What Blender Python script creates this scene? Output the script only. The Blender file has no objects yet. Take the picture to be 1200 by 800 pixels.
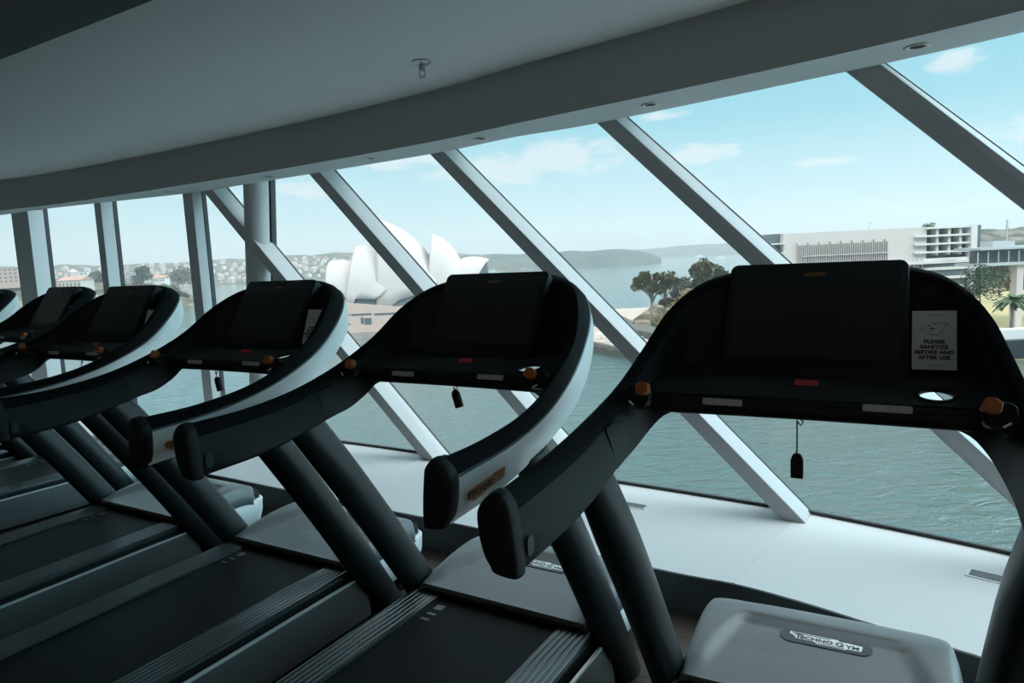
import bpy, bmesh, math, random
from mathutils import Vector, Matrix, noise
random.seed(7)
sc = bpy.context.scene
COL = sc.collection
S = 1.15                       # survey unit -> metres
PI = math.pi

# ------------------------------------------------------------------ materials
def nodes_of(name):
    m = bpy.data.materials.new(name); m.use_nodes = True
    return m, m.node_tree.nodes, m.node_tree.links, m.node_tree.nodes['Principled BSDF']

def mat(name, col, rough=.5, metal=0., spec=.5, var=0., scale=40., bump=0., bscale=200., coat=0.):
    m, n, l, p = nodes_of(name)
    p.inputs['Base Color'].default_value = (*col, 1)
    p.inputs['Roughness'].default_value = rough
    p.inputs['Metallic'].default_value = metal
    p.inputs['Specular IOR Level'].default_value = spec
    p.inputs['Coat Weight'].default_value = coat
    tc = n.new('ShaderNodeTexCoord')
    if var:
        t = n.new('ShaderNodeTexNoise'); t.inputs['Scale'].default_value = scale; t.inputs['Detail'].default_value = 4
        l.new(tc.outputs['Object'], t.inputs['Vector'])
        r = n.new('ShaderNodeMix'); r.data_type = 'RGBA'
        r.inputs[6].default_value = tuple(c * (1 - var) for c in col) + (1,)
        r.inputs[7].default_value = tuple(min(1, c * (1 + var)) for c in col) + (1,)
        l.new(t.outputs['Fac'], r.inputs[0]); l.new(r.outputs[2], p.inputs['Base Color'])
    if bump:
        t = n.new('ShaderNodeTexNoise'); t.inputs['Scale'].default_value = bscale; t.inputs['Detail'].default_value = 3
        l.new(tc.outputs['Object'], t.inputs['Vector'])
        b = n.new('ShaderNodeBump'); b.inputs['Strength'].default_value = bump; b.inputs['Distance'].default_value = .002
        l.new(t.outputs['Fac'], b.inputs['Height']); l.new(b.outputs['Normal'], p.inputs['Normal'])
    return m

M = dict(
    black=mat('black_plastic', (.010, .0115, .012), .5, spec=.22, bump=.15, bscale=900),
    tub=mat('matt_black_plastic', (.013, .0142, .0146), .6, spec=.25),
    rim=mat('soft_black_rim', (.007, .0085, .0095), .65, spec=.06, bump=.25, bscale=700),
    panel=mat('charcoal_rubber', (.0075, .011, .0115), .55, spec=.2, var=.15, scale=18, bump=.15, bscale=600),
    white=mat('satin_white_shell', (.78, .81, .82), .35, metal=.0, var=.03, scale=6),
    upright=mat('charcoal_paint', (.009, .012, .013), .4, spec=.35, var=.1, scale=10),
    rail=mat('ribbed_aluminium', (.075, .085, .089), .3, metal=.7, var=.15, scale=30),
    belt=mat('running_belt', (.0045, .0045, .0045), .45, spec=.11, var=.3, scale=220, bump=.6, bscale=500),
    cover=mat('grey_satin_cover', (.135, .15, .155), .34, var=.04, scale=9),
    side=mat('dark_grey_side', (.09, .098, .098), .35, metal=.2, var=.1, scale=12),
    bright=mat('bright_edge', (.68, .70, .71), .35, metal=.4),
    screen=mat('screen_glass', (.028, .029, .027), .3, spec=.16, var=.2, scale=3),
    orange=mat('orange_plastic', (.42, .12, .03), .5),
    emblem=mat('display_print', (.17, .075, .02), .5),
    amber=mat('orange_print', (.50, .15, .02), .5),
    red=mat('red_button', (.55, .02, .015), .45),
    sensor=mat('grip_metal', (.52, .53, .53), .45, metal=.2),
    plate=mat('badge_dark', (.03, .035, .036), .4),
    badge=mat('badge_white', (.85, .86, .86), .4),
    paper=mat('paper_card', (.62, .64, .65), .7, var=.03, scale=30),
    ink=mat('grey_ink', (.05, .05, .055), .7),
    beige=mat('beige_print', (.5, .42, .3), .6),
    beam=mat('painted_steel', (.42, .425, .43), .45, var=.03, scale=5),
    gasket=mat('black_gasket', (.012, .014, .016), .5),
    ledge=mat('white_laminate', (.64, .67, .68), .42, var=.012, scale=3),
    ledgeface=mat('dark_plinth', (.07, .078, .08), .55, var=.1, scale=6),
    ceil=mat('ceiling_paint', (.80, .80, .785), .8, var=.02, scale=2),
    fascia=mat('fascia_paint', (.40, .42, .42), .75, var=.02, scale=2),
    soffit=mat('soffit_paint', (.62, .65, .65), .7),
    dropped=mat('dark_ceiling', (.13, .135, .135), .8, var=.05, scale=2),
    wall=mat('dark_wall', (.50, .49, .47), .8, var=.1, scale=1.5),
    chrome=mat('brushed_metal', (.45, .46, .46), .3, metal=.9),
    hole=mat('lamp_recess', (.01, .01, .01), .8),
    ring=mat('lamp_ring', (.70, .70, .69), .5),
    rim_glint=mat('rim_lit_edge', (.10, .125, .14), .4),  # grey band stands in for light caught on the rim's outer bevel
    # outside
    shell=mat('cream_tiles', (.50, .475, .46), .5, var=.02, scale=.2),
    podium=mat('pink_granite', (.52, .40, .35), .8, var=.08, scale=.15),
    darkglass=mat('dark_glazing', (.10, .13, .14), .2),
    render=mat('pale_render', (.58, .53, .51), .8, var=.04, scale=.1),
    whitew=mat('white_concrete', (.64, .64, .63), .7),
    slate=mat('louvre_grey', (.42, .39, .38), .7),
    roofred=mat('terracotta_roof', (.42, .25, .20), .8, var=.2, scale=.2),
    cream=mat('cream_wall', (.52, .46, .41), .8, var=.1, scale=.1),
    brick=mat('brick_wall', (.50, .36, .32), .85, var=.1, scale=.4),
    gum=mat('olive_leaves', (.135, .125, .05), .7, var=.45, scale=.35),
    rust=mat('rusty_leaves', (.20, .135, .055), .7, var=.4, scale=.4),
    green=mat('green_leaves', (.055, .095, .035), .7, var=.45, scale=.4),
    haze_green=mat('hazy_leaves', (.12, .13, .085), .9, var=.3, scale=.1),
    bark=mat('pale_bark', (.30, .25, .20), .8, var=.3, scale=1),
    grass=mat('dry_lawn', (.36, .30, .14), .9, var=.2, scale=.1),
    sand=mat('sandstone', (.40, .335, .29), .9, var=.2, scale=.15),
    seawall=mat('seawall_stone', (.10, .095, .085), .9, var=.5, scale=.5),
    ferry=mat('ferry_green', (.06, .32, .25), .5),
    bridge=mat('dark_parapet', (.055, .065, .07), .4),
    steelw=mat('grey_bridge', (.42, .45, .46), .6),
)

def ribbed(name, col, axis_scale):
    m, n, l, p = nodes_of(name)
    p.inputs['Base Color'].default_value = (*col, 1); p.inputs['Roughness'].default_value = .36; p.inputs['Metallic'].default_value = .35
    return m

def hill_mat(name, a, b, c, sc_=.012):
    m, n, l, p = nodes_of(name)
    p.inputs['Roughness'].default_value = 1; p.inputs['Specular IOR Level'].default_value = 0
    tc = n.new('ShaderNodeTexCoord')
    t = n.new('ShaderNodeTexNoise'); t.inputs['Scale'].default_value = sc_; t.inputs['Detail'].default_value = 6; t.inputs['Roughness'].default_value = .65
    r = n.new('ShaderNodeValToRGB'); r.color_ramp.elements[0].position = .36; r.color_ramp.elements[1].position = .64
    r.color_ramp.elements[0].color = (*a, 1); r.color_ramp.elements[1].color = (*c, 1)
    e = r.color_ramp.elements.new(.5); e.color = (*b, 1)
    l.new(tc.outputs['Object'], t.inputs['Vector']); l.new(t.outputs['Fac'], r.inputs[0]); l.new(r.outputs[0], p.inputs['Base Color'])
    return m
M['hillfar'] = hill_mat('distant_headland', (.05, .065, .062), (.07, .085, .08), (.10, .115, .105), .01)
M['hillmid'] = hill_mat('wooded_suburb', (.04, .055, .035), (.09, .09, .07), (.26, .21, .18), .03)
M['hillnear'] = hill_mat('rocky_shore', (.05, .055, .03), (.12, .11, .08), (.34, .28, .23), .06)

def wood_floor():
    m, n, l, p = nodes_of('dark_wood_floor')
    p.inputs['Roughness'].default_value = .5
    tc = n.new('ShaderNodeTexCoord'); mp = n.new('ShaderNodeMapping'); mp.inputs['Rotation'].default_value = (0, 0, .53)
    b = n.new('ShaderNodeTexBrick'); b.inputs['Scale'].default_value = 1.; b.inputs['Brick Width'].default_value = 1.2; b.inputs['Row Height'].default_value = .16
    b.inputs['Mortar Size'].default_value = .004
    b.inputs['Color1'].default_value = (.045, .032, .027, 1); b.inputs['Color2'].default_value = (.065, .046, .038, 1); b.inputs['Mortar'].default_value = (.012, .01, .01, 1)
    l.new(tc.outputs['Object'], mp.inputs['Vector']); l.new(mp.outputs[0], b.inputs['Vector']); l.new(b.outputs['Color'], p.inputs['Base Color'])
    return m
M['floor'] = wood_floor()

def glass_mat():
    m = bpy.data.materials.new('window_glass'); m.use_nodes = True
    n, l = m.node_tree.nodes, m.node_tree.links; n.clear()
    o = n.new('ShaderNodeOutputMaterial'); t = n.new('ShaderNodeBsdfTransparent'); t.inputs[0].default_value = (.95, .98, .985, 1)
    g = n.new('ShaderNodeBsdfGlossy'); g.inputs['Roughness'].default_value = .02
    f0 = n.new('ShaderNodeLayerWeight'); f0.inputs['Blend'].default_value = .5
    p1 = n.new('ShaderNodeMath'); p1.operation = 'POWER'; p1.inputs[1].default_value = 5; l.new(f0.outputs['Facing'], p1.inputs[0])
    f = n.new('ShaderNodeMath'); f.operation = 'MULTIPLY_ADD'; f.inputs[1].default_value = .7; f.inputs[2].default_value = .02; l.new(p1.outputs[0], f.inputs[0])
    x = n.new('ShaderNodeMixShader'); l.new(f.outputs[0], x.inputs[0]); l.new(t.outputs[0], x.inputs[1]); l.new(g.outputs[0], x.inputs[2]); l.new(x.outputs[0], o.inputs[0])
    return m
M['glass'] = glass_mat()

def water_mat():
    m, n, l, p = nodes_of('harbour_water')
    p.inputs['Base Color'].default_value = (.035, .085, .088, 1); p.inputs['Roughness'].default_value = .1; p.inputs['IOR'].default_value = 1.48
    tc = n.new('ShaderNodeTexCoord')
    mp = n.new('ShaderNodeMapping'); mp.inputs['Scale'].default_value = (.55, 1.1, 1); mp.inputs['Rotation'].default_value = (0, 0, -.35)
    l.new(tc.outputs['Object'], mp.inputs['Vector'])
    t = n.new('ShaderNodeTexNoise'); t.inputs['Scale'].default_value = .33; t.inputs['Detail'].default_value = 4; t.inputs['Roughness'].default_value = .62; t.inputs['Distortion'].default_value = .6
    l.new(mp.outputs[0], t.inputs['Vector'])
    b = n.new('ShaderNodeBump'); b.inputs['Strength'].default_value = .9; b.inputs['Distance'].default_value = 1.2
    # calmer water further out and in the lee of the headland
    sx_ = n.new('ShaderNodeSeparateXYZ'); l.new(tc.outputs['Object'], sx_.inputs[0])
    ma = n.new('ShaderNodeMath'); ma.operation = 'MULTIPLY_ADD'; ma.inputs[1].default_value = -.9; l.new(sx_.outputs[0], ma.inputs[0]); l.new(sx_.outputs[1], ma.inputs[2])
    mr = n.new('ShaderNodeMapRange'); mr.inputs['From Min'].default_value = 60; mr.inputs['From Max'].default_value = 260; mr.inputs['To Min'].default_value = .9; mr.inputs['To Max'].default_value = .22
    l.new(ma.outputs[0], mr.inputs['Value']); l.new(mr.outputs[0], b.inputs['Strength'])
    l.new(t.outputs['Fac'], b.inputs['Height']); l.new(b.outputs[0], p.inputs['Normal'])
    t2 = n.new('ShaderNodeTexNoise'); t2.inputs['Scale'].default_value = .012; t2.inputs['Detail'].default_value = 4
    l.new(tc.outputs['Object'], t2.inputs['Vector'])
    x = n.new('ShaderNodeMix'); x.data_type = 'RGBA'; x.inputs[6].default_value = (.034, .074, .075, 1); x.inputs[7].default_value = (.06, .108, .108, 1)
    l.new(t2.outputs['Fac'], x.inputs[0]); l.new(x.outputs[2], p.inputs['Base Color'])
    return m
M['water'] = water_mat()

# ------------------------------------------------------------------ object helpers
def link(name, bm, m, parent=None, smooth=False, scale=1., bevel=0., recalc=True):
    if recalc: bmesh.ops.recalc_face_normals(bm, faces=bm.faces)
    me = bpy.data.meshes.new(name)
    if scale != 1.:
        for v in bm.verts: v.co *= scale
    bm.to_mesh(me); bm.free()
    for mm in (m if isinstance(m, (list, tuple)) else [m]): me.materials.append(M[mm] if isinstance(mm, str) else mm)
    o = bpy.data.objects.new(name, me); COL.objects.link(o)
    if parent: o.parent = parent
    if smooth is True:
        for f in me.polygons: f.use_smooth = True
    elif smooth:
        for f in me.polygons: f.use_smooth = True
        me.set_sharp_from_angle(angle=smooth)
    if bevel:
        b = o.modifiers.new('edge', 'BEVEL'); b.width = bevel; b.segments = 3; b.limit_method = 'ANGLE'; b.angle_limit = .6
    return o

def tag(o, label=None, cat=None, group=None, kind=None):
    for k, v in (('label', label), ('category', cat), ('group', group), ('kind', kind)):
        if v: o[k] = v
    return o

def empty(name, loc=(0, 0, 0), rz=0, label=None, cat=None, group=None):
    o = bpy.data.objects.new(name, None); COL.objects.link(o); o.location = loc; o.rotation_euler = (0, 0, rz); o.empty_display_size = .1
    return tag(o, label, cat, group)

def copy_tree(o, parent=None):
    c = o.copy(); COL.objects.link(c)
    if parent: c.parent = parent
    for ch in list(o.children): copy_tree(ch, c)
    return c

def box(bm, x0, x1, y0, y1, z0, z1, mi=0, mx=None):
    vs = [Vector((x, y, z)) for z in (z0, z1) for y in (y0, y1) for x in (x0, x1)]
    if mx is not None: vs = [mx @ v for v in vs]
    v = [bm.verts.new(p) for p in vs]
    for q in ((0, 2, 3, 1), (4, 5, 7, 6), (0, 1, 5, 4), (2, 6, 7, 3), (0, 4, 6, 2), (1, 3, 7, 5)):
        f = bm.faces.new([v[i] for i in q]); f.material_index = mi

def loft(bm, rings, closed=True, caps=True, mi=0):
    V = [[bm.verts.new(p) for p in r] for r in rings]
    n = len(V[0])
    for a, b in zip(V[:-1], V[1:]):
        for i in range(n if closed else n - 1):
            j = (i + 1) % n
            f = bm.faces.new((a[i], a[j], b[j], b[i])); f.material_index = mi
    if caps and closed:
        for r in (V[0][::-1], V[-1]):
            f = bm.faces.new(r); f.material_index = mi
    return V

def tube(bm, pts, r, n=8, mi=0):
    pts = [Vector(p) for p in pts]; rings = []
    for i, p in enumerate(pts):
        d = (pts[min(i + 1, len(pts) - 1)] - pts[max(i - 1, 0)]).normalized()
        a = d.orthogonal().normalized() if i == 0 else (pa - d * pa.dot(d)).normalized()
        pa = a; b = d.cross(a); rr = r[i] if isinstance(r, (list, tuple)) else r
        rings.append([p + (a * math.cos(t) + b * math.sin(t)) * rr for t in [2 * PI * k / n for k in range(n)]])
    loft(bm, rings, mi=mi)

def prism(bm, poly, z0, z1, mx=None, mi=0):
    """poly: (x,y) outline extruded z0..z1"""
    rings = [[(mx @ Vector((x, y, z)) if mx is not None else Vector((x, y, z))) for x, y in poly] for z in (z0, z1)]
    loft(bm, rings, mi=mi)

def rrect(w, h, r, n=5):
    out = []
    for cx, cy, a0 in ((w / 2 - r, h / 2 - r, 0), (-w / 2 + r, h / 2 - r, PI / 2), (-w / 2 + r, -h / 2 + r, PI), (w / 2 - r, -h / 2 + r, 1.5 * PI)):
        for k in range(n + 1):
            a = a0 + PI / 2 * k / n; out.append((cx + r * math.cos(a), cy + r * math.sin(a)))
    return out

def cr(P, n):
    """Catmull-Rom through control points, n samples"""
    P = [Vector(p) for p in P]; P = [2 * P[0] - P[1]] + P + [2 * P[-1] - P[-2]]; k = len(P) - 3; out = []
    for s in range(n):
        t = k * s / (n - 1); i = min(int(t), k - 1); f = t - i; a, b, c, d = P[i:i + 4]
        out.append(.5 * (2 * b + (c - a) * f + (2 * a - 5 * b + 4 * c - d) * f * f + (3 * b - a - 3 * c + d) * f ** 3))
    return out

def text_mesh(body, size, depth=.0004, sx=1., bold=0.):
    cu = bpy.data.curves.new('lettering', 'FONT'); cu.body = body; cu.size = size; cu.align_x = 'CENTER'; cu.align_y = 'CENTER'; cu.extrude = depth; cu.offset = bold
    cu.resolution_u = 3
    o = bpy.data.objects.new('lettering', cu); COL.objects.link(o)
    dg = bpy.context.evaluated_depsgraph_get(); dg.update()
    me = bpy.data.meshes.new_from_object(o.evaluated_get(dg))
    bpy.data.objects.remove(o); bpy.data.curves.remove(cu)
    for v in me.vertices: v.co.x *= sx
    return me

def add_text(bm, body, size, mx, mi=0, sx=1., depth=.0004, bold=0.):
    me = text_mesh(body, size, depth, sx, bold); k = len(bm.verts); kf = len(bm.faces)
    me.transform(mx); bm.from_mesh(me); bpy.data.meshes.remove(me)
    bm.faces.ensure_lookup_table()
    for f in bm.faces[kf:]: f.material_index = mi

def frame_mx(o, x, y):
    """matrix with origin o, local x axis, local y axis (made orthogonal)"""
    x = Vector(x).normalized(); y = Vector(y); y = (y - x * y.dot(x)).normalized(); z = x.cross(y)
    m = Matrix.Identity(4)
    for i, a in enumerate((x, y, z)):
        for r in range(3): m[r][i] = a[r]
    for r in range(3): m[r][3] = o[r]
    return m

# ------------------------------------------------------------------ camera
F_PX, PITCH, ROLL, CAM_H = 809.18, .119635, -.047514, 1.33285 * S
cp, sp, crl, srl = math.cos(PITCH), math.sin(PITCH), math.cos(ROLL), math.sin(ROLL)
FW, RT, UP = Vector((0, cp, -sp)), Vector((1, 0, 0)), Vector((0, sp, cp))
cam = bpy.data.objects.new('camera', bpy.data.cameras.new('camera')); COL.objects.link(cam); sc.camera = cam
cam.data.sensor_width = 36; cam.data.lens = 36 * F_PX / 1200; cam.data.clip_start = .03; cam.data.clip_end = 20000
xa, ya = RT * crl + UP * srl, UP * crl - RT * srl
cam.matrix_world = Matrix(((xa.x, ya.x, -FW.x, 0), (xa.y, ya.y, -FW.y, 0), (xa.z, ya.z, -FW.z, CAM_H), (0, 0, 0, 1)))
CAM = Vector((0, 0, CAM_H))
def ray(u, v): return FW + xa * ((u - 600) / F_PX) - ya * ((v - 400) / F_PX)
def at(u, v, d): return CAM + ray(u, v) * d                 # surveyed point: bearing and distance in metres
def atz(u, v, z):
    r = ray(u, v); return CAM + r * ((z - CAM_H) / r.z)

# ------------------------------------------------------------------ the room (survey units, x S)
ZL, ZS, ZC = .15, 1.90, 2.13
glass_bot = [(-6.9, 7.2), (-5.42, 6.7), (-4.2, 6.15), (-3.62, 5.83), (-2.2, 5.17), (-1.8, 4.93), (-1.18, 4.56), (-.63, 4.22), (.51, 3.47), (1.13, 3.04), (1.31, 2.91), (1.83, 2.43), (2.25, 1.9), (2.6, 1.35), (2.88, .72), (3.05, 0)]
top_edge = [(-7, 7.0), (-5.5, 6.5), (-4.28, 5.96), (-3.7, 5.63), (-2.29, 5.03), (-1.62, 4.6), (-.4, 3.76), (.05, 3.36), (.42, 3.1), (1.16, 2.4), (1.49, 2.04), (1.85, 1.58), (2.15, 1.08), (2.4, .5), (2.55, -.2)]
soff_in = [(-7.2, 6.4), (-5.6, 6.1), (-4.02, 5.58), (-3.08, 5.14), (-1.46, 4.16), (-.36, 3.39), (.04, 3.04), (.87, 2.33), (1.36, 1.83), (1.75, 1.3), (2.02, .8), (2.2, .2), (2.3, -.4)]
ledge_in = [(-6.6, 5.9), (-4.8, 5.4), (-3.5, 4.85), (-2.6, 4.4), (-1.81, 3.97), (-1.33, 3.67), (-.66, 3.25), (-.18, 2.95), (.53, 2.46), (.75, 2.33), (.94, 2.17), (1.09, 2.02), (1.32, 1.80), (1.75, 1.35), (2.05, .9), (2.3, .3), (2.4, -.3)]
def curve2(P, n): return [(v.x, v.y) for v in cr([(x, y, 0) for x, y in P], n)]
def offs(P, d):
    out = []
    for i, p in enumerate(P):
        a, b = Vector(P[max(i - 1, 0)]), Vector(P[min(i + 1, len(P) - 1)]); t = (b - a).normalized(); n = Vector((-t.y, t.x))
        out.append((p[0] + n.x * d, p[1] + n.y * d))
    return out                                             # +d is outward (towards the harbour)
def sv(x, y, z): return Vector((x, y, z)) * S

NC = 90
gb = curve2(glass_bot, NC); te = curve2(top_edge, NC); si = curve2(soff_in, NC); li = curve2(ledge_in, NC)
gt = offs(te, .15)

bm = bmesh.new(); prism(bm, [(-9, -4.2), (-9, gb[0][1] * S)] + [(x * S, y * S) for x, y in offs(gb, -.05)] + [(4.2, -.2), (4.2, -4.2)], -.15, 0); tag(link('floor', bm, 'floor'), kind='structure')
bm = bmesh.new()                                           # flat ceiling up to and past the glass line
poly = [(-9, -4.2)] + [(-9, 8)] + offs(te, .35) + [(4.2, -.2), (4.2, -4.2)]
prism(bm, [(x * S, y * S) for x, y in poly], ZC * S, (ZC + .15) * S)
tag(link('ceiling', bm, 'ceil'), kind='structure')
bm = bmesh.new()                                           # bulkhead: fascia + soffit
rings = []
for k in range(NC):
    a, b = si[k], te[k]
    rings.append([sv(*a, ZC), sv(*a, ZS), sv(*b, ZS), sv(*b, ZC)])
V = loft(bm, rings)
bm.faces.ensure_lookup_table()
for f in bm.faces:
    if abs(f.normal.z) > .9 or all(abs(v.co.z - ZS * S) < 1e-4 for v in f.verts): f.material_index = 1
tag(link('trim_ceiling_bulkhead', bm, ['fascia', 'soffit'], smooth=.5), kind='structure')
# dropped dark ceiling at the back of the gym
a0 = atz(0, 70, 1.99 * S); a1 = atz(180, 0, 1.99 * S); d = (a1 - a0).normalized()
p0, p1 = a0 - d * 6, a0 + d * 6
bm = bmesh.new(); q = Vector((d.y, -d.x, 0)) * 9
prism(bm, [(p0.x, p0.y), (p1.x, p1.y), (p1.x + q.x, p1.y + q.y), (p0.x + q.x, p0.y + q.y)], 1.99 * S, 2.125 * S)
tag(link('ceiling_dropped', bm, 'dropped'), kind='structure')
for nm, b in (('wall_back', (-9.4, 4.4, -4.4, -4.2)), ('wall_left', (-9.2, -9, -4.4, 8.6)), ('wall_right', (4.2, 4.4, -4.4, -.2))):
    bm = bmesh.new(); box(bm, *b, -.15, 2.8); tag(link(nm, bm, 'wall'), kind='structure')
bm = bmesh.new(); box(bm, gb[-1][0] * S - .1, 4.3, -.3, -.1, 0, 2.5); tag(link('wall_return', bm, 'wall'), kind='structure')
bm = bmesh.new(); box(bm, -9.1, gb[0][0] * S + .1, gb[0][1] * S - .1, gb[0][1] * S + .1, 0, 2.5); tag(link('wall_end', bm, 'wall'), kind='structure')

# outer head above and outside the glass so that the room is closed
bm = bmesh.new()
o1, o2 = offs(te, .11), offs(te, .3)
loft(bm, [[sv(*o1[k], 2.05), sv(*o2[k], 2.05), sv(*o2[k], ZC + .12), sv(*o1[k], ZC + .12)] for k in range(NC)])
tag(link('trim_window_head', bm, 'beam', smooth=.5), kind='structure')

# the white ledge in slabs, a seam at each diagonal
def nearest(P, q): return min(range(len(P)), key=lambda i: (P[i][0] - q[0]) ** 2 + (P[i][1] - q[1]) ** 2)
def base_of(u, v): p = atz(u, v, ZL * S) / S; return (p.x, p.y)
bases = {1: base_of(495, 538), 2: base_of(675, 565), 3: base_of(916, 609), 4: base_of(1286, 684)}
seam_in = {1: base_of(434, 569), 2: base_of(615, 625), 3: base_of(860.5, 683), 4: (1.6, 1.5)}
cuts_o = [0] + [nearest(gb, (bases[i][0] + .12, bases[i][1] + .08)) for i in (1, 2, 3, 4)] + [NC - 1]
cuts_i = [0] + [nearest(li, seam_in[i]) for i in (1, 2, 3, 4)] + [NC - 1]
gbo = offs(gb, .012)
for k in range(5):
    n = 24; bm = bmesh.new()
    def pick(P, a, b):
        out = []
        for j in range(n + 1):
            t = a + (b - a) * j / n; i = min(int(t), len(P) - 2); f = t - i
            out.append((P[i][0] + (P[i + 1][0] - P[i][0]) * f, P[i][1] + (P[i + 1][1] - P[i][1]) * f))
        return out
    I_, O_ = pick(li, cuts_i[k], cuts_i[k + 1]), pick(gbo, cuts_o[k], cuts_o[k + 1])
    loft(bm, [[sv(*i, ZL - .006), sv(*o, ZL - .006), sv(*o, ZL), sv(*i, ZL)] for i, o in zip(I_, O_)])
    tag(link('trim_window_ledge', bm, 'ledge', smooth=.5), kind='structure')
    if k < 4:
        a, b = sv(*I_[-1], ZL), sv(*O_[-1], ZL); dd = (b - a); t = Vector((dd.y, -dd.x, 0)).normalized() * .004
        bm = bmesh.new(); prism(bm, [((a + t).x, (a + t).y), ((a - t).x, (a - t).y), ((b - t).x, (b - t).y), ((b + t).x, (b + t).y)], ZL * S, ZL * S + .0015)
        tag(link('trim_ledge_seam', bm, 'soffit'), kind='structure')
bm = bmesh.new(); lo = offs(li, .006); lo2 = offs(li, .1)
loft(bm, [[sv(*lo[k], -.01), sv(*lo2[k], -.01), sv(*lo2[k], ZL - .006), sv(*lo[k], ZL - .006)] for k in range(NC)])
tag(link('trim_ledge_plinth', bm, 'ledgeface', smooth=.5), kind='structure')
bm = bmesh.new(); g1, g2 = offs(gb, -.004), offs(gb, .012)   # black bottom gasket of the glazing
loft(bm, [[sv(*g1[k], ZL - .01), sv(*g2[k], ZL - .01), sv(*g2[k], ZL + .014), sv(*g1[k], ZL + .014)] for k in range(NC)])
tag(link('trim_glazing_gasket', bm, 'gasket', smooth=.5), kind='structure')
bm = bmesh.new(); g3, g4 = offs(gb, -.02), offs(gb, .01)     # outer wall below the glass
loft(bm, [[sv(*g3[k], -1.5), sv(*g4[k], -1.5), sv(*g4[k], ZL - .03), sv(*g3[k], ZL - .03)] for k in range(NC)])
tag(link('wall_below_window', bm, 'gasket', smooth=.5), kind='structure')

# diagonal and upright steel members
def tangent(P, q):
    i = nearest(P, q); a, b = Vector(P[max(i - 2, 0)]), Vector(P[min(i + 2, len(P) - 1)]); t = (b - a).normalized(); return t
def member(base, top, w, D, zb=ZL, zt=ZS + .18, gask=.012):
    """box member; base/top = near-left edge of its room face at ledge and soffit height (survey units)"""
    tb, tt = tangent(gb, base), tangent(te, top)
    B, T = Vector((*base, ZL)), Vector((*top, ZS)); B2 = B + (T - B) * ((zb - ZL) / (ZS - ZL)); T2 = B + (T - B) * ((zt - ZL) / (ZS - ZL))
    def ring(p, t, w0, w1, d0, d1):
        n = Vector((-t.y, t.x)); return [(p + Vector((t.x * a + n.x * b, t.y * a + n.y * b, 0))) * S for a, b in ((w0, d0), (w1, d0), (w1, d1), (w0, d1))]
    bm = bmesh.new(); loft(bm, [ring(B2, tb, 0, w, 0, D), ring(T2, tt, 0, w, 0, D)])
    o = tag(link('trim_steel_member', bm, 'beam', bevel=.004), kind='structure')
    if gask:
        bm = bmesh.new(); loft(bm, [ring(B2, tb, -.006, w + .004, D, D + gask), ring(T2, tt, -.006, w + .004, D, D + gask)])
        tag(link('trim_member_gasket', bm, 'gasket'), kind='structure')
    return o
def top_of(u, v): p = atz(u, v, ZS * S) / S; return (p.x, p.y)
tops = {1: top_of(238, 224), 2: top_of(362, 204), 3: top_of(505, 182), 4: top_of(700, 145), 5: top_of(992, 85)}
bases[5] = (tops[5][0] + 1.524, tops[5][1] - .892)
for i in range(1, 6): member(bases[i], tops[i], .1 if i < 5 else .11, .142)
def upright_base(top, px, lean=.15):
    """foot of a leaning mullion: on the sight plane through top and pixel px, lean outward"""
    t = tangent(te, top); n = Vector((-t.y, t.x)); T = Vector((*top, ZS)); N = (ray(*px)).cross(T * S - CAM)
    c = N.dot(Vector((n.x * lean, n.y * lean, ZL - ZS))); b = -c / N.dot(Vector((t.x, t.y, 0)))
    return (top[0] + n.x * lean + t.x * b, top[1] + n.y * lean + t.y * b)
for top, px, w, D in (((13.3, 255), (26, 355), .24, .135), ((110, 241), (121, 339), .075, .106), ((213.5, 227), (238, 460), .095, .085)):
    t = top_of(*top); member(upright_base(t, px), t, w, D, gask=.035)
# the round steel column
t = tangent(te, top_of(291.5, 216)); n = Vector((-t.y, t.x)); ct = top_of(291.5, 216); ct = (ct[0] + n.x * .055, ct[1] + n.y * .055)
cb = upright_base(ct, (303, 332))
bm = bmesh.new(); B, T = Vector((*cb, ZL)), Vector((*ct, ZS)); tube(bm, [B * S, (B + (T - B) * 1.1) * S], .081 * S, 40)
tag(link('trim_round_column', bm, 'beam', smooth=.6), kind='structure')
bm = bmesh.new(); pp = []
for P, c in ((gb, cb), (te, ct)):
    tt = tangent(P, c); nn = Vector((-tt.y, tt.x)); pp.append([Vector((c[0] + tt.x * a + nn.x * b, c[1] + tt.y * a + nn.y * b, ZL if P is gb else ZS + .1)) * S for a, b in ((.064, .06), (.084, .06), (.084, .1), (.064, .1))])
loft(bm, pp); tag(link('trim_column_gasket', bm, 'gasket'), kind='structure')

# glass: one pane per bay, following the leaning, curved facade
edges = [(0, 0)] + [(nearest(gb, (bases[i][0] + .1, bases[i][1] + .08)), nearest(gt, (tops[i][0] + .1, tops[i][1] + .1))) for i in range(1, 5)] + [(NC - 1, NC - 1)]
for k in range(5):
    bm = bmesh.new(); n = 20; (b0, t0), (b1, t1) = edges[k], edges[k + 1]
    def ip(P, x):
        i = min(int(x), len(P) - 2); f = x - i; return (P[i][0] + (P[i + 1][0] - P[i][0]) * f, P[i][1] + (P[i + 1][1] - P[i][1]) * f)
    rows = []
    for j in range(n + 1):
        B = Vector((*ip(gb, b0 + (b1 - b0) * j / n), ZL)); T = Vector((*ip(gt, t0 + (t1 - t0) * j / n), ZS)); T = B + (T - B) * 1.12
        rows.append([(B + (T - B) * (h / 6)) * S for h in range(7)])
    loft(bm, rows, closed=False, caps=False)
    tag(link('window_%d' % (k + 1), bm, 'glass', smooth=True, recalc=False), kind='structure')

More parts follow.
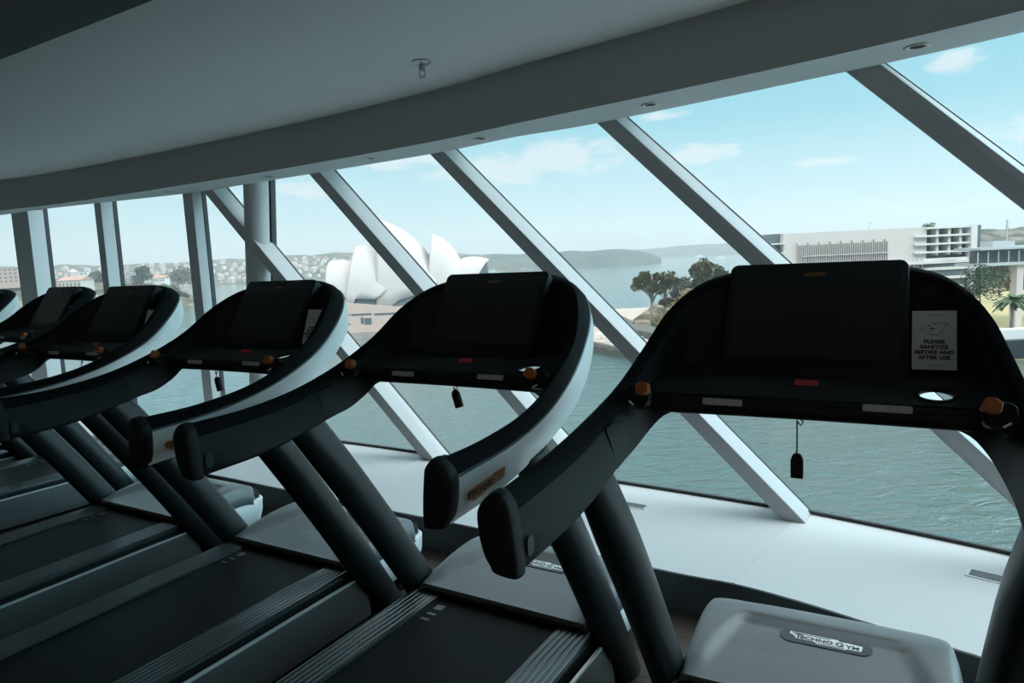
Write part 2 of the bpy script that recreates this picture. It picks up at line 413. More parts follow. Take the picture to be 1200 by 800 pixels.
# recessed downlights in the soffit
spots = [((1075, 54), 'first round recessed downlight of the soffit counting from the wide end above the tallest pane'),
         ((762, 122), 'second round recessed downlight of the soffit counting from its wide end'),
         ((564, 162), 'third round recessed downlight of the soffit counting from its wide end'),
         ((435, 185), 'fourth round recessed downlight of the soffit counting from its wide end'),
         ((315, 207), 'fifth round downlight of the soffit, just before the round steel column'),
         ((197, 225), 'sixth round downlight of the soffit, between the round column and the upright mullions'),
         ((113, 236), 'seventh round downlight of the soffit, above the narrow upright mullion'),
         ((45, 245), 'eighth round downlight of the soffit, above the widest upright mullion')]
proto = None
for px, lab in spots:
    c = atz(*px, ZS * S)
    if proto is None:
        proto = empty('ceiling_downlight')
        bm = bmesh.new(); prof = [(.036, 0), (.042, -.004), (.034, -.006), (.024, -.003), (.022, .002)]
        loft(bm, [[Vector((r * math.cos(a), r * math.sin(a), z)) for a in [2 * PI * i / 28 for i in range(28)]] for r, z in prof], caps=False)
        link('trim_ring', bm, 'ring', proto, smooth=True)
        bm = bmesh.new(); loft(bm, [[Vector((r * math.cos(a), r * math.sin(a), z)) for a in [2 * PI * i / 28 for i in range(28)]] for r, z in ((.024, -.0005), (.024, -.003))])
        link('lamp_aperture', bm, 'hole', proto)
        o = proto
    else: o = copy_tree(proto)
    o.location = c; tag(o, lab, 'downlight', 'recessed soffit downlights')
# sprinkler
c = atz(494, 72, ZC * S)
spk = empty('sprinkler_head', c, 0, 'small chrome fire sprinkler hanging from the plain ceiling', 'sprinkler'); spk.scale = (1.25,) * 3
def lathe(bm, prof, n=20, mi=0): loft(bm, [[Vector((r * math.cos(a), r * math.sin(a), z)) for a in [2 * PI * i / n for i in range(n)]] for r, z in prof], mi=mi)
bm = bmesh.new(); lathe(bm, [(.034, 0), (.036, -.004), (.026, -.01), (.014, -.014)]); link('escutcheon', bm, 'chrome', spk, smooth=.7)
bm = bmesh.new(); lathe(bm, [(.011, -.012), (.012, -.03), (.007, -.034)])
for s in (-1, 1): tube(bm, [(s * .009, 0, -.03), (s * .012, 0, -.042), (s * .003, 0, -.054)], .0025, 6)
link('frame', bm, 'chrome', spk, smooth=.7)
bm = bmesh.new(); lathe(bm, [(.003, -.05), (.014, -.054), (.014, -.0565), (.003, -.058)]); link('deflector', bm, 'chrome', spk, smooth=.7)

# air grilles let into the ledge
def grille(p_in_left, p_in_right, depth, label):
    a, b = Vector(p_in_left), Vector(p_in_right); x = (b - a); L = x.length; x.normalize()
    r = empty('air_grille', (*a, ZL * S), math.atan2(x.y, x.x), label, 'vent', 'air grilles in the window ledge')
    bm = bmesh.new()
    for x0, x1, y0, y1 in ((0, L, 0, .008), (0, L, depth - .008, depth), (0, .012, .008, depth - .008), (L - .012, L, .008, depth - .008)): box(bm, x0, x1, y0, y1, 0, .003)
    link('frame', bm, 'ring', r)
    bm = bmesh.new()
    k = 5
    for i in range(k):
        y = .011 + (depth - .022) * i / (k - 1); box(bm, .012, L - .012, y - .0024, y + .0024, .0006, .0025)
    link('louvre_slats', bm, 'chrome', r)
    bm = bmesh.new(); box(bm, .01, L - .01, .006, depth - .006, -.0005, .0005); link('dark_backing', bm, 'hole', r)
def L2(u, v): p = atz(u, v, ZL * S); return (p.x, p.y)
a = Vector(L2(1130, 674)); d2 = (Vector(L2(1185, 687)) - a).normalized()
grille(a, a + d2 * .3, .085, 'slim metal air grille in the white ledge right of the frontmost treadmill cover')
a = Vector(L2(724, 592)); d2 = (Vector(L2(757, 598)) - a).normalized()
grille(a, a + d2 * .155, .075, 'short metal air grille in the white ledge seen past the frontmost upright')

# ------------------------------------------------------------------ treadmill (survey units in its own frame)
T_ = [(.392, -.505, .964), (.392, -.337, .966), (.391, -.158, .988), (.378, .006, 1.037), (.361, .147, 1.103), (.326, .25, 1.186), (.268, .335, 1.245), (.194, .395, 1.271), (.1, .425, 1.283), (0, .435, 1.287)]
U_ = [(.422, -.505, .930), (.426, -.309, .942), (.417, -.139, .966), (.396, .022, 1.006), (.370, .165, 1.062), (.345, .285, 1.145), (.29, .375, 1.21), (.205, .435, 1.245), (.1, .465, 1.26), (0, .475, 1.265)]
L_ = [(.404, -.505, .836), (.398, -.29, .846), (.40, -.125, .882), (.398, .018, .926), (.383, .147, .978), (.357, .264, 1.043), (.318, .357, 1.105), (.24, .43, 1.16), (.12, .475, 1.185), (0, .485, 1.19)]
B_ = [(.357, -.505, .832), (.348, -.3, .843), (.340, -.108, .88), (.345, .03, .925), (.345, .14, .98), (.325, .235, 1.045), (.28, .32, 1.105), (.205, .39, 1.16), (.1, .43, 1.185), (0, .44, 1.19)]
I_ = [(.364, -.505, .936), (.366, -.33, .941), (.366, -.17, .958), (.360, -.01, 1.005), (.337, .135, 1.085), (.308, .225, 1.155), (.272, .298, 1.212), (.2, .352, 1.245), (.1, .385, 1.262), (0, .395, 1.268)]
NS = 44
cT, cU, cL, cB, cI = (cr(P, NS) for P in (T_, U_, L_, B_, I_))
def mir(v): return Vector((-v.x, v.y, v.z))
def full(secs): return [list(r) for r in secs] + [[mir(p) for p in r] for r in secs[-2::-1]]

def build_treadmill(hand_logo=True):
    root = empty('treadmill')
    rim, shell, core, lit_edge = [], [], [], []
    for t, u, l, b, i in zip(cT, cU, cL, cB, cI):
        up = Vector((0, 0, 1)); c = (t + u + l + b + i) / 5
        out = (u - i).normalized(); dn = (l - u)
        it = i.lerp(t, .45) + up * .006 + (t - c) * .02
        tu = t.lerp(u, .45) + out * .007 + up * .002
        us = u.lerp(tu, .16) + out * .002
        rim.append([i, i + up * .006 + (t - i) * .1, it, t, tu, us, u - out * .016 + dn * .06, i + out * .01 - up * .012])
        lit_edge.append([us + out * .0015 + dn * .01, u + out * .004, u + out * .003 + dn * .03, u - out * .01 + dn * .03, us - out * .01])
        m1, m2 = u.lerp(l, .35) + out * .008, u.lerp(l, .7) + out * .006
        inn = -out * .014
        shell.append([u + dn * .02 + out * .002, m1, m2, l, l + inn + up * .004, m2 + inn, m1 + inn, u + dn * .02 + inn])
        bi = i.lerp(b, .5)
        core.append([i + out * .004 - up * .004, bi - out * .001, b + up * .008, b + out * .006, l - out * .006 - up * .003, l - out * .008 + up * .004, m1 - out * .012, u - out * .012 + dn * .03])
    bm = bmesh.new(); loft(bm, full(rim)); link('soft_rim', bm, 'rim', root, smooth=.9, scale=S)
    bm = bmesh.new(); loft(bm, full(lit_edge)); link('lit_edge_strip', bm, 'rim_glint', root, smooth=.8, scale=S)
    bm = bmesh.new(); loft(bm, full(shell)); link('outer_shell', bm, 'white', root, smooth=.7, scale=S)
    bm = bmesh.new(); loft(bm, full(core)); link('handrail_core', bm, 'panel', root, smooth=.7, scale=S)
    # rounded black end caps
    for s in (1, -1):
        bm = bmesh.new(); t, u, l, b, i = cT[0], cU[0], cL[0], cB[0], cI[0]
        o = (u - i).normalized()
        ctl = [i, i + Vector((.004, 0, .014)), t + Vector((-.006, 0, .004)), t + Vector((.014, 0, -.004)), u + Vector((.004, 0, .004)), u.lerp(l, .4) + Vector((.01, 0, 0)), u.lerp(l, .75) + Vector((.008, 0, 0)), l + Vector((.002, 0, .006)), l + Vector((-.006, 0, -.005)), b + Vector((.004, 0, -.005)), b + Vector((-.002, 0, .006)), b.lerp(i, .5) + Vector((-.003, 0, 0))]
        outl = cr(ctl + [ctl[0]], 40)[:-1]
        c = sum(outl, Vector()) / len(outl); rings = []
        for dy, k in ((.008, .985), (0, 1.012), (-.006, 1.012), (-.014, .985), (-.0195, .94), (-.022, .82), (-.0225, .4)):
            rings.append([Vector((s * (c.x + (p.x - c.x) * k), c.y + dy, c.z + (p.z - c.z) * (.6 + .4 * k if k < 1 else k))) for p in outl])
        # white shell shows from a slanted corner on: cap only wraps the end
        loft(bm, rings); link('end_cap', bm, 'black', root, smooth=.8, scale=S)
        # small recessed catch on the inner face
        bm = bmesh.new(); mx = frame_mx(Vector((s * .3545, -.478, .868)), (0, 1, .06), (0, 0, 1)); prism(bm, rrect(.022, .034, .009), -.001, .0006 if s < 0 else .001, mx); link('catch', bm, 'upright', root, scale=S)
    # gusset joining each arm to the front bar
    for s in (1, -1):
        upc = cr([(.3635, -.1, .968), (.360, -.06, .975), (.352, -.02, .982), (.325, .03, .988), (.285, .052, .988), (.25, .058, .985)], 16)
        loc_ = cr([(.342, -.1, .884), (.340, -.06, .892), (.334, .0, .905), (.316, .05, .936), (.288, .066, .966), (.25, .066, .981)], 16)
        bm = bmesh.new(); rings = []
        for p, q in zip(upc, loc_):
            md = p.lerp(q, .5) + Vector((-.003, 0, 0)); back = Vector((.02, .02, 0))
            rings.append([Vector((s * v.x, v.y, v.z)) for v in (p, md, q, q + back, md + back, p + back)])
        loft(bm, rings); link('gusset', bm, 'panel', root, smooth=.8, scale=S)
    # console tray: inner tub wall and dash with the cup opening
    D_ = cr([(.340, -.01, 1.0), (.330, .05, 1.022), (.324, .13, 1.03), (.316, .205, 1.038), (.285, .252, 1.046), (.18, .276, 1.052), (.08, .282, 1.055), (0, .284, 1.056)], 40)
    Iw = [cI[int(10 + (NS - 11) * k / 39)] for k in range(40)]
    bm = bmesh.new()
    rings = []
    for a, b in zip(Iw, D_):
        md = a.lerp(b, .55) + Vector((a.x * .02, .012, 0)); bk = Vector((.012 * (a.x > .05), .012, 0))
        b = b - Vector((0, 0, .03)); rings.append([a, md, b, b + bk, md + bk, a + bk])
    loft(bm, full(rings)); link('console_tub', bm, 'tub', root, smooth=.8, scale=S)
    bm = bmesh.new(); nx, ny = 96, 34; hx, hy, rx, ry = .236, .116, .033, .041
    def dash(x, y): return .010 + 1.012 + max(0, (y - .05)) * .14
    lim = [(p.y, p.x) for p in D_]
    def half(y):
        for (y0, x0), (y1, x1) in zip(lim[:-1], lim[1:]):
            if y0 <= y <= y1: return x0 + (x1 - x0) * (y - y0) / max(1e-6, y1 - y0)
        return 0
    g = {}
    for z in (0, 1):
        for j in range(ny + 1):
            y = .052 + (.283 - .052) * j / ny; h = half(min(y, .2825)) + .006
            for i in range(nx + 1):
                x = -h + 2 * h * i / nx; g[z, i, j] = bm.verts.new((x, y, dash(x, y) - .006 * z))
    hole = set()
    for j in range(ny):
        for i in range(nx):
            c = sum((g[0, i + a, j + b].co for a in (0, 1) for b in (0, 1)), Vector()) / 4
            if ((c.x - hx) / rx) ** 2 + ((c.y - hy) / ry) ** 2 < 1: hole.add((i, j)); continue
            for z in (0, 1): bm.faces.new((g[z, i, j], g[z, i + 1, j], g[z, i + 1, j + 1], g[z, i, j + 1]))
    bmesh.ops.delete(bm, geom=[v for v in bm.verts if not v.link_faces], context='VERTS')
    link('dash', bm, 'tub', root, scale=S, recalc=False)
    bm = bmesh.new(); rings = []
    for k in range(33):
        a = 2 * PI * k / 32; c, s_ = math.cos(a), math.sin(a)
        rings.append([Vector((hx + c * (rx + o), hy + s_ * (ry + o), dash(0, hy + s_ * ry) + z)) for o, z in ((-.004, .001), (.001, .004), (.006, .001), (.003, -.008), (-.003, -.008))])
    loft(bm, rings, caps=False); link('cup_ring', bm, 'black', root, smooth=True, scale=S)
    # front bar with grip sensors
    bm = bmesh.new(); sec = [(y + .066, z + .998) for y, z in rrect(.05, .044, .019, 6)]
    rings = [[Vector((x, y, z + .002 * math.cos(x / .3 * PI / 2))) for y, z in sec] for x in [(-.325 + .65 * k / 30) for k in range(31)]]
    loft(bm, rings); link('front_bar', bm, 'black', root, smooth=.8, scale=S)
    for x0, x1, zz in ((-.196, -.114, 1.0095), (.111, .195, 1.0145)):
        bm = bmesh.new(); mx = frame_mx(Vector(((x0 + x1) / 2, .0445, zz - .001)), (1, 0, 0), (0, .30, 1))
        prism(bm, rrect(x1 - x0, .014, .003, 3), -.006, .004, mx); link('grip_sensor', bm, 'sensor', root, scale=S, bevel=.001)
    # stop button
    bm = bmesh.new(); mx = frame_mx(Vector((0, .146, 1.032)), (1, 0, 0), (0, .75, .66)); prism(bm, rrect(.048, .026, .004, 3), -.006, .006, mx)
    link('stop_button', bm, 'red', root, scale=S, bevel=.002)
    # levers
    for s in (1, -1):
        bm = bmesh.new(); mx = frame_mx(Vector((s * .325, .0, 1.022)), (1, .0, 0), (0, .5, 1)); prism(bm, rrect(.052, .045, .014, 4), -.016, .008, mx)
        lb = link('lever_base', bm, 'black', root, scale=S, bevel=.003)
        bm = bmesh.new(); mx = frame_mx(Vector((s * .311, -.012, 1.041)), (1, 0, s * -.25), (s * .2, .4, 1))
        prism(bm, [(-.015, -.011), (-.012, .011), (.002, .0145), (.0145, .009), (.0145, -.009), (.003, -.0145)], -.010, .010, mx)
        link('speed_lever', bm, 'orange', root, scale=S, bevel=.0022)
        bm = bmesh.new(); mx = frame_mx(Vector((s * .332, -.028, 1.012)), (1, .5 * s, .6 * s), (0, .3, 1)); box(bm, -.007, .007, -.0016, .0016, -.001, .0018, mx=mx); link('lever_mark', bm, 'badge', lb, scale=S)
    # display
    cpos = Vector((0, .2675, 1.165)); yv = Vector((0, .097, .159)).normalized(); H = .300; mx = frame_mx(cpos, (1, 0, 0), yv)
    bm = bmesh.new(); rings = []
    # z axis of mx points towards the runner
    def outl(w, h, r): return rrect(w, h, r, 6)
    for z, w, h, r in ((.002, .372, .292, .014), (.0, .380, .298, .017), (-.012, .384, .302, .018), (-.035, .380, .298, .02), (-.05, .352, .262, .03)):
        rings.append([mx @ Vector((x, y - (.010 if z < -.04 else 0) - .004 * (abs(x) / .19) ** 2 * (y > 0), z)) for x, y in outl(w, h, r)])
    loft(bm, rings); hs = link('display_housing', bm, 'black', root, smooth=.7, scale=S)
    bm = bmesh.new(); prism(bm, [(x, y - .0055 * 0 - .006) for x, y in rrect(.352, .187, .003, 3)], .0015, .0035, mx); link('screen', bm, 'screen', hs, scale=S)
    bm = bmesh.new(); ml = mx @ Matrix.Translation((0, .113, .0022)); prism(bm, [(-.022, -.003), (-.022, .004), (-.016, .004), (-.014, .0055), (.016, .0055), (.018, .0035), (.025, .003), (.025, -.003), (.015, -.0045), (-.016, -.0045)], 0, .0006, ml)
    link('display_emblem', bm, 'emblem', hs, scale=S)
    # neck behind the display holding it to the tub
    bm = bmesh.new(); prism(bm, rrect(.24, .2, .04), -.12, -.045, mx @ Matrix.Translation((0, .02, 0))); link('display_neck', bm, 'tub', root, scale=S, smooth=.6)
    # uprights
    for s in (1, -1):
        bm = bmesh.new(); A, Bt = Vector((.378, -.150, .884)), Vector((.360, .424, 0)); rings = []; d = (A - Bt).normalized(); la = Vector((1, 0, 0)); lb = d.cross(la).normalized()
        for k in range(13):
            t = k / 12; p = Bt.lerp(A, t) + lb * (.012 * math.sin(PI * t)); r1, r2 = .049 - .004 * t - .012 * max(0, (t - .8) / .2), .062 - .004 * t
            ring = [p + la * math.cos(a) * r1 + lb * math.sin(a) * r2 for a in [2 * PI * i / 28 for i in range(28)]]
            if k == 0: ring = [q - d * (q.z / d.z) for q in ring]
            if k == 12: ring = [q - d * ((q.z - (.880 + (q.y + .15) * .19)) / d.z) for q in ring]
            rings.append([Vector((s * q.x, q.y, q.z)) for q in ring])
        loft(bm, rings); link('upright', bm, 'upright', root, smooth=.8, scale=S)
    # deck
    Y0, Y1 = -1.06, .245
    bm = bmesh.new(); box(bm, -.338, .338, Y0, .29, .045, .196); link('deck_frame', bm, 'black', root, scale=S, bevel=.004)
    bm = bmesh.new(); sec = [(Y0 + .02, .150), (Y0 + .0, .175), (Y0 + .02, .2005), (Y1 + .02, .2045), (Y1 + .02, .197), (Y0 + .03, .150)]
    loft(bm, [[Vector((x, y, z)) for y, z in sec] for x in (-.226, .226)]); link('running_belt', bm, 'belt', root, scale=S)
    for s in (1, -1):
        bm = bmesh.new(); prof = [(.226, .198)]; n = 6; w = (.338 - .226) / n
        for k in range(n):
            x0 = .226 + k * w
            prof += [(x0 + .0014, .2108), (x0 + w * .55, .2118), (x0 + w - .003, .2108), (x0 + w - .0012, .2088)]
        prof += [(.338, .2), (.338, .19), (.226, .19)]
        loft(bm, [[Vector((s * x, y, z)) for x, z in prof] for y in (Y0 + .03, .15, Y1 + .01)]); link('side_rail', bm, 'rail', root, scale=S)
        bm = bmesh.new(); prof = [(.352, .172), (.366, .172), (.381, .045), (.381, .02), (.352, .02)]
        loft(bm, [[Vector((s * x, y, z)) for x, z in prof] for y in (Y0 - .02, .30)]); sp_ = link('side_panel', bm, 'side', root, scale=S, bevel=.003)
        bm = bmesh.new(); box(bm, .358, .3675, Y0 - .021, .301, .171, .1785) if s > 0 else box(bm, -.3675, -.358, Y0 - .021, .301, .171, .1785); link('bright_strip', bm, 'bright', sp_, scale=S)
    bm = bmesh.new(); box(bm, -.352, .352, Y0 - .045, Y0 - .0, .03, .17); link('rear_bumper', bm, 'black', root, scale=S, bevel=.01)
    for x in (-.31, .31):
        for y in (-.95, .55):
            bm = bmesh.new(); lathe(bm, [(.026, 0), (.026, .012), (.016, .018), (.016, .05)], 16); bmesh.ops.translate(bm, verts=bm.verts, vec=(x, y, 0)); link('levelling_foot', bm, 'black', root, scale=S, smooth=.6)
    # marks on the belt near the cover
    bm = bmesh.new()
    for k, w in enumerate((.012, .012, .03)): box(bm, -.20 + .0, -.168, .095 + k * .035, .095 + k * .035 + w, .2040, .2047)
    link('belt_mark', bm, 'side', root, scale=S)
    # motor cover
    bm = bmesh.new(); nu, nv = 72, 60; rows = []
    def cz(v): # height along y
        y = .245 + v * .47
        return .236 + .034 * math.sin(min(1, v / .62) * PI / 2) - (.0 if v < .62 else .05 * ((v - .62) / .38) ** 2)
    for j in range(nv + 1):
        v = j / nv; y = .245 + v * .485; W = .334 + .006 * math.sin(v * PI) - .10 * max(0, (v - .80) / .2) ** 3
        row = []
        for i in range(nu + 1):
            u = -1 + 2 * i / nu; au = abs(u)
            yy = y - .012 * (1 - v) * 0 - .06 * au ** 4 * max(0, v - .6)
            sh = .006 * (math.exp(-((au - .84) / .10) ** 2)) * min(1, v / .15) * max(0, 1 - v) ** .4
            cw = .84 - .24 * min(1, v / .64)
            k_ = min(1, max(0, (cw + .09 - au) / .15)); k_ = k_ * k_ * (3 - 2 * k_)
            vv = min(1, v / .35) * min(1, max(0, (.70 - v) / .10)); vv = max(0, vv) ** .8
            dish = -.019 * k_ * vv
            edge = -.085 * max(0, (au - .90) / .10) ** 2.2
            row.append(Vector((u * W, yy, cz(v) + sh + dish + edge)))
        rows.append(row)
    rows.append([p + Vector((0, .004, -.018)) for p in rows[-1]])
    rows.append([p + Vector((0, -.012, -.018)) for p in rows[-1]])
    rows.insert(0, [p + Vector((0, .0, -.018)) for p in rows[0]])
    loft(bm, rows, closed=False, caps=False)
    o = link('motor_cover', bm, 'cover', root, smooth=.9, scale=S, recalc=True)
    sm = o.modifiers.new('shell', 'SOLIDIFY'); sm.thickness = .006; sm.offset = -1
    # black joint and pale lower body of the cover
    def foot(w, y0, y1, r): return [(x, y + (y0 + y1) / 2) for x, y in rrect(2 * w, y1 - y0, r, 8)]
    bm = bmesh.new(); prism(bm, foot(.318, .25, .722, .06), .12, .212); link('cover_joint', bm, 'hole', root, scale=S)
    bm = bmesh.new(); rings = [[Vector((x, y, z)) for x, y in foot(w, .33, y1, .07)] for z, w, y1 in ((.035, .30, .700), (.05, .318, .716), (.12, .332, .730), (.178, .334, .734), (.186, .328, .728))]
    loft(bm, rings); link('front_body', bm, 'white', root, smooth=.7, scale=S)
    # badge on the cover
    def ztop(x, y):
        v = (y - .245) / .485; au = abs(x) / .334
        return cz(v) - .019 * min(1, v / .35) ** .8
    y0 = .518; sl = (ztop(0, y0 + .03) - ztop(0, y0 - .03)) / .06
    mb = frame_mx(Vector((.015, y0, ztop(0, y0) + .0012)), (1, 0, 0), (0, 1, sl))
    bm = bmesh.new(); prism(bm, rrect(.232, .062, .0309, 10), -.003, .0008, mb); bd = link('badge_plate', bm, 'plate', root, scale=S)
    bm = bmesh.new()
    sil = [(-.091, .019), (.030, .019), (.036, .013), (.060, .013), (.091, .010), (.091, -.001), (.088, -.017), (.055, -.017), (.050, -.021), (-.020, -.021), (-.028, -.013), (-.072, -.013), (-.080, .001), (-.091, .008)]
    prism(bm, sil, .0008, .0016, mb); link('badge_sticker', bm, 'badge', bd, scale=S)
    bm = bmesh.new()
    add_text(bm, 'T', .030, mb @ Matrix.Translation((-.068, .000, .0019)), sx=1., bold=.0009)
    add_text(bm, 'ECHNO', .0205, mb @ Matrix.Translation((-.022, -.003, .0019)), sx=1.15, bold=.0006)
    add_text(bm, 'G', .026, mb @ Matrix.Translation((.036, -.003, .0019)), sx=1.15, bold=.0005)
    add_text(bm, 'YM', .0205, mb @ Matrix.Translation((.068, -.006, .0019)), sx=1.15, bold=.0005)
    box(bm, -.084, .012, .0125, .0150, .0017, .0022, mx=mb); box(bm, -.016, .048, -.0175, -.0155, .0017, .0022, mx=mb)
    link('badge_lettering', bm, 'ink', bd, scale=S, recalc=False)
    # printed logo on the outer face of each arm end
    for s in (1, -1):
        i0, i1 = 0, 6
        def face(k, f): return cU[k].lerp(cL[k], f) + (cU[k] - cI[k]).normalized() * .0085
        a, b = face(1, .56), face(4, .54); up = (face(2, .3) - face(2, .8)).normalized()
        a = Vector((s * a.x, a.y, a.z)); b = Vector((s * b.x, b.y, b.z)); up = Vector((s * up.x, up.y, up.z))
        c = a.lerp(b, .5); xd = (b - a) * s; md = frame_mx(c + Vector((s * .0016, 0, 0)), xd, up)
        bm = bmesh.new(); sil2 = [(-.066, -.006), (-.066, .012), (.020, .0125), (.026, .016), (.064, .015), (.066, -.004), (.05, -.008), (.0, -.010), (-.02, -.015), (-.05, -.016)]
        prism(bm, sil2, -.004, .0012, md, 0)
        prism(bm, [(.012, -.006), (.016, .010), (.06, .011), (.06, -.002), (.04, -.006)], .0012, .0018, md, 1)
        add_text(bm, 'TECHNO', .021, md @ Matrix.Translation((-.025, .001, .0018)), 2, sx=1.1, bold=.0006)
        add_text(bm, 'GYM', .019, md @ Matrix.Translation((.037, .003, .0022)), 0, sx=1., bold=.0003)
        link('arm_logo', bm, ['amber', 'beige', 'ink'], root, scale=S, recalc=False)
    return root

poses = [(.555, 1.326, -.501), (-.217, 1.905, -.548), (-1.062, 2.413, -.537), (-1.948, 2.973, -.531), (-2.94, 3.993, -.601), (-3.80, 4.52, -.62)]
labels = ['frontmost black treadmill, its screen seen face-on, a large badge on its grey motor cover',
          'second black treadmill from the front, orange logo on its white outer arm, no notice',
          'third black treadmill from the front, a slanting notice beside its screen, short orange logo',
          'fourth black treadmill from the front, white side half hidden by the third one',
          'fifth black treadmill from the front, only screen and arm tops showing behind the fourth',
          'last black treadmill of the row, only its rounded white shoulder showing']
tread = []
for k, (x, y, a) in enumerate(poses):
    o = build_treadmill() if k == 0 else copy_tree(tread[0])
    o.location = (x * S, y * S, 0); o.rotation_euler = (0, 0, a); tag(o, labels[k], 'treadmill', 'treadmills in a row facing the harbour window'); tread.append(o)
def local(k, p):
    x, y, a = poses[k]; c, s = math.cos(a), math.sin(a); return Vector((x + c * p[0] - s * p[1], y + s * p[0] + c * p[1], p[2])) * S

# sanitizing notices stuck beside the screens
def notice(k, label):
    w, h = .081, .128
    root = empty('sanitizing_notice', local(k, (.238, .262, 1.120)), poses[k][2], label, 'notice', 'sanitizing notices beside the screens')
    mx = frame_mx(Vector((0, 0, 0)), (1, 0, 0), (0, .38, 1))
    bm = bmesh.new(); prism(bm, rrect(w, h, .001, 1), -.0006, .0006, mx); link('card', bm, 'paper', root, scale=S)
    bm = bmesh.new()
    for t, y in (('PLEASE', -.004), ('SANITIZE', -.0155), ('BEFORE AND', -.027), ('AFTER USE', -.0385)):
        add_text(bm, t, .0108, mx @ Matrix.Translation((0, y, .0011)), sx=1.12, bold=.0005)
    box(bm, -.014, .014, .0545, .0555, .0006, .0011, mx=mx); box(bm, -.014, .014, -.0555, -.0545, .0006, .0011, mx=mx)
    # wiping cloth outline, sparkles and speed lines
    cl = [(-.014, .014), (.004, .010), (.013, .016), (.017, .026), (.022, .034), (.026, .036), (.018, .037), (.006, .036), (-.004, .035)]
    for p, q in zip(cl[:-1], cl[1:]):
        dx, dy = q[0] - p[0], q[1] - p[1]; L = math.hypot(dx, dy); m2 = mx @ Matrix.Translation((p[0], p[1], 0)) @ Matrix.Rotation(math.atan2(dy, dx), 4, 'Z'); box(bm, 0, L, -.0005, .0005, .0006, .0011, mx=m2)
    for x, y, r in ((-.003, .025, .005), (-.009, .031, .003), (.001, .034, .0022), (-.008, .019, .002)):
        prism(bm, [(x + (r if i % 2 == 0 else r * .35) * math.cos(i * PI / 4), y + (r if i % 2 == 0 else r * .35) * math.sin(i * PI / 4)) for i in range(8)], .0006, .0011, mx)
    for x0, x1, y in ((-.024, -.018, .030), (-.026, -.017, .024), (-.023, -.017, .018)): box(bm, x0, x1, y - .0005, y + .0005, .0006, .0011, mx=mx)
    link('printing', bm, 'ink', root, scale=S, recalc=False)
    return root
n0 = notice(0, 'pale card reading please sanitize before and after use, beside the frontmost treadmill screen')
for k, lab in ((2, 'pale card seen slanting beside the screen of the third treadmill from the front'), (3, 'narrow dim card beside the screen of the fourth treadmill from the front'), (4, 'tiny dim card beside the screen of the fifth treadmill from the front')):
    o = copy_tree(n0); o.location = local(k, (.238, .262, 1.120)); o.rotation_euler = (0, 0, poses[k][2]); tag(o, lab, 'notice')

# safety key lanyards hanging under the bars
def lanyard(k, x, drop, tilt, label, tail=0.):
    r = empty('safety_lanyard', local(k, (x, .052, .974)), poses[k][2], label, 'lanyard', 'safety lanyards under the treadmill bars')
    bm = bmesh.new(); R = Matrix.Rotation(tilt, 4, 'Y')
    tube(bm, [R @ Vector((0, 0, z)) for z in (.004, -drop * .3, -drop * .7, -drop)], .0016, 6)
    tube(bm, [Vector((.0, 0, .002)), Vector((.007, 0, -.006)), Vector((.012, 0, .002)), Vector((.007, 0, .006))], .0016, 6)
    if tail: tube(bm, [R @ Vector((.002, 0, -drop - .045)), Vector((tail * .1, 0, -drop - .045 - tail))], .001, 5)
    link('cord', bm, 'hole', r, smooth=True, scale=S)
    bm = bmesh.new(); mx = R @ Matrix.Translation((0, 0, -drop - .022)) @ Matrix.Rotation(PI / 2, 4, 'X')
    prism(bm, [(-.012, -.027), (.012, -.027), (.012, .012), (.008, .022), (0, .026), (-.008, .022), (-.012, .012)], -.006, .006, mx)
    link('key_tag', bm, 'hole', r, scale=S, bevel=.002)
    bm = bmesh.new(); tube(bm, [R @ Vector((0, 0, -drop + z)) for z in (.008, -.002)], .003, 8); link('crimp', bm, 'chrome', r, scale=S)
lanyard(0, -.008, .068, 0, 'black safety tag hanging straight on a long cord from the frontmost treadmill')
lanyard(1, .022, .008, -.28, 'short black safety tag tilted under the second treadmill bar')
lanyard(2, -.055, .022, -.25, 'black safety tag with trailing cord under the third treadmill bar', .06)
lanyard(3, .045, .035, .3, 'thin safety cord and tag below the fourth treadmill bar')

# ------------------------------------------------------------------ outside
HW = 36.; ZW = CAM_H - HW
def onw(u, v, h=0.): return atz(u, v, ZW + h)
bm = bmesh.new(); v = [bm.verts.new(p) for p in ((-9000, 4, ZW), (9000, 4, ZW), (9000, 14000, ZW), (-9000, 14000, ZW))]; bm.faces.new(v)
tag(link('harbour_water', bm, 'water'), kind='structure')

def ridge(name, us, tops_v, d, base_drop, depth, m, amp, freq, seed=0):
    """a long hill: crest seen at the given heights, its own distance d and real depth"""
    P = cr([(u, v, 0) for u, v in zip(us, tops_v)], 140); bm = bmesh.new(); rows = []
    for j, (u, v, _) in enumerate(P):
        c = at(u, v, d); row = []
        rgt = Vector((0, 1, 0))
        for k in range(13):
            t = k / 12; prof = math.sin(t * PI) ** .8
            p = Vector((c.x * (1 + (t - .5) * depth / d), c.y + (t - .5) * depth, 0)); hgt = (c.z - ZW) * prof
            p.z = ZW - base_drop + hgt + base_drop * prof + amp * prof * noise.noise(Vector((p.x * freq, p.y * freq, seed)))
            row.append(p)
        rows.append(row)
    loft(bm, rows, closed=False, caps=False); return tag(link(name, bm, m, smooth=True), kind='structure')
ridge('hills_far', (640, 700, 750, 800, 860, 930, 1010), (300, 295, 292, 288.5, 285, 284, 285), 4600, 3, 900, 'hillfar', 8, .006, 3)
ridge('hills_headland', (500, 545, 580, 620, 655, 690, 720, 742, 760, 775), (302, 299.5, 298, 297.5, 295.5, 293.5, 292.8, 293.5, 296.5, 303), 2300, 3, 500, 'hillfar', 7, .012, 5)
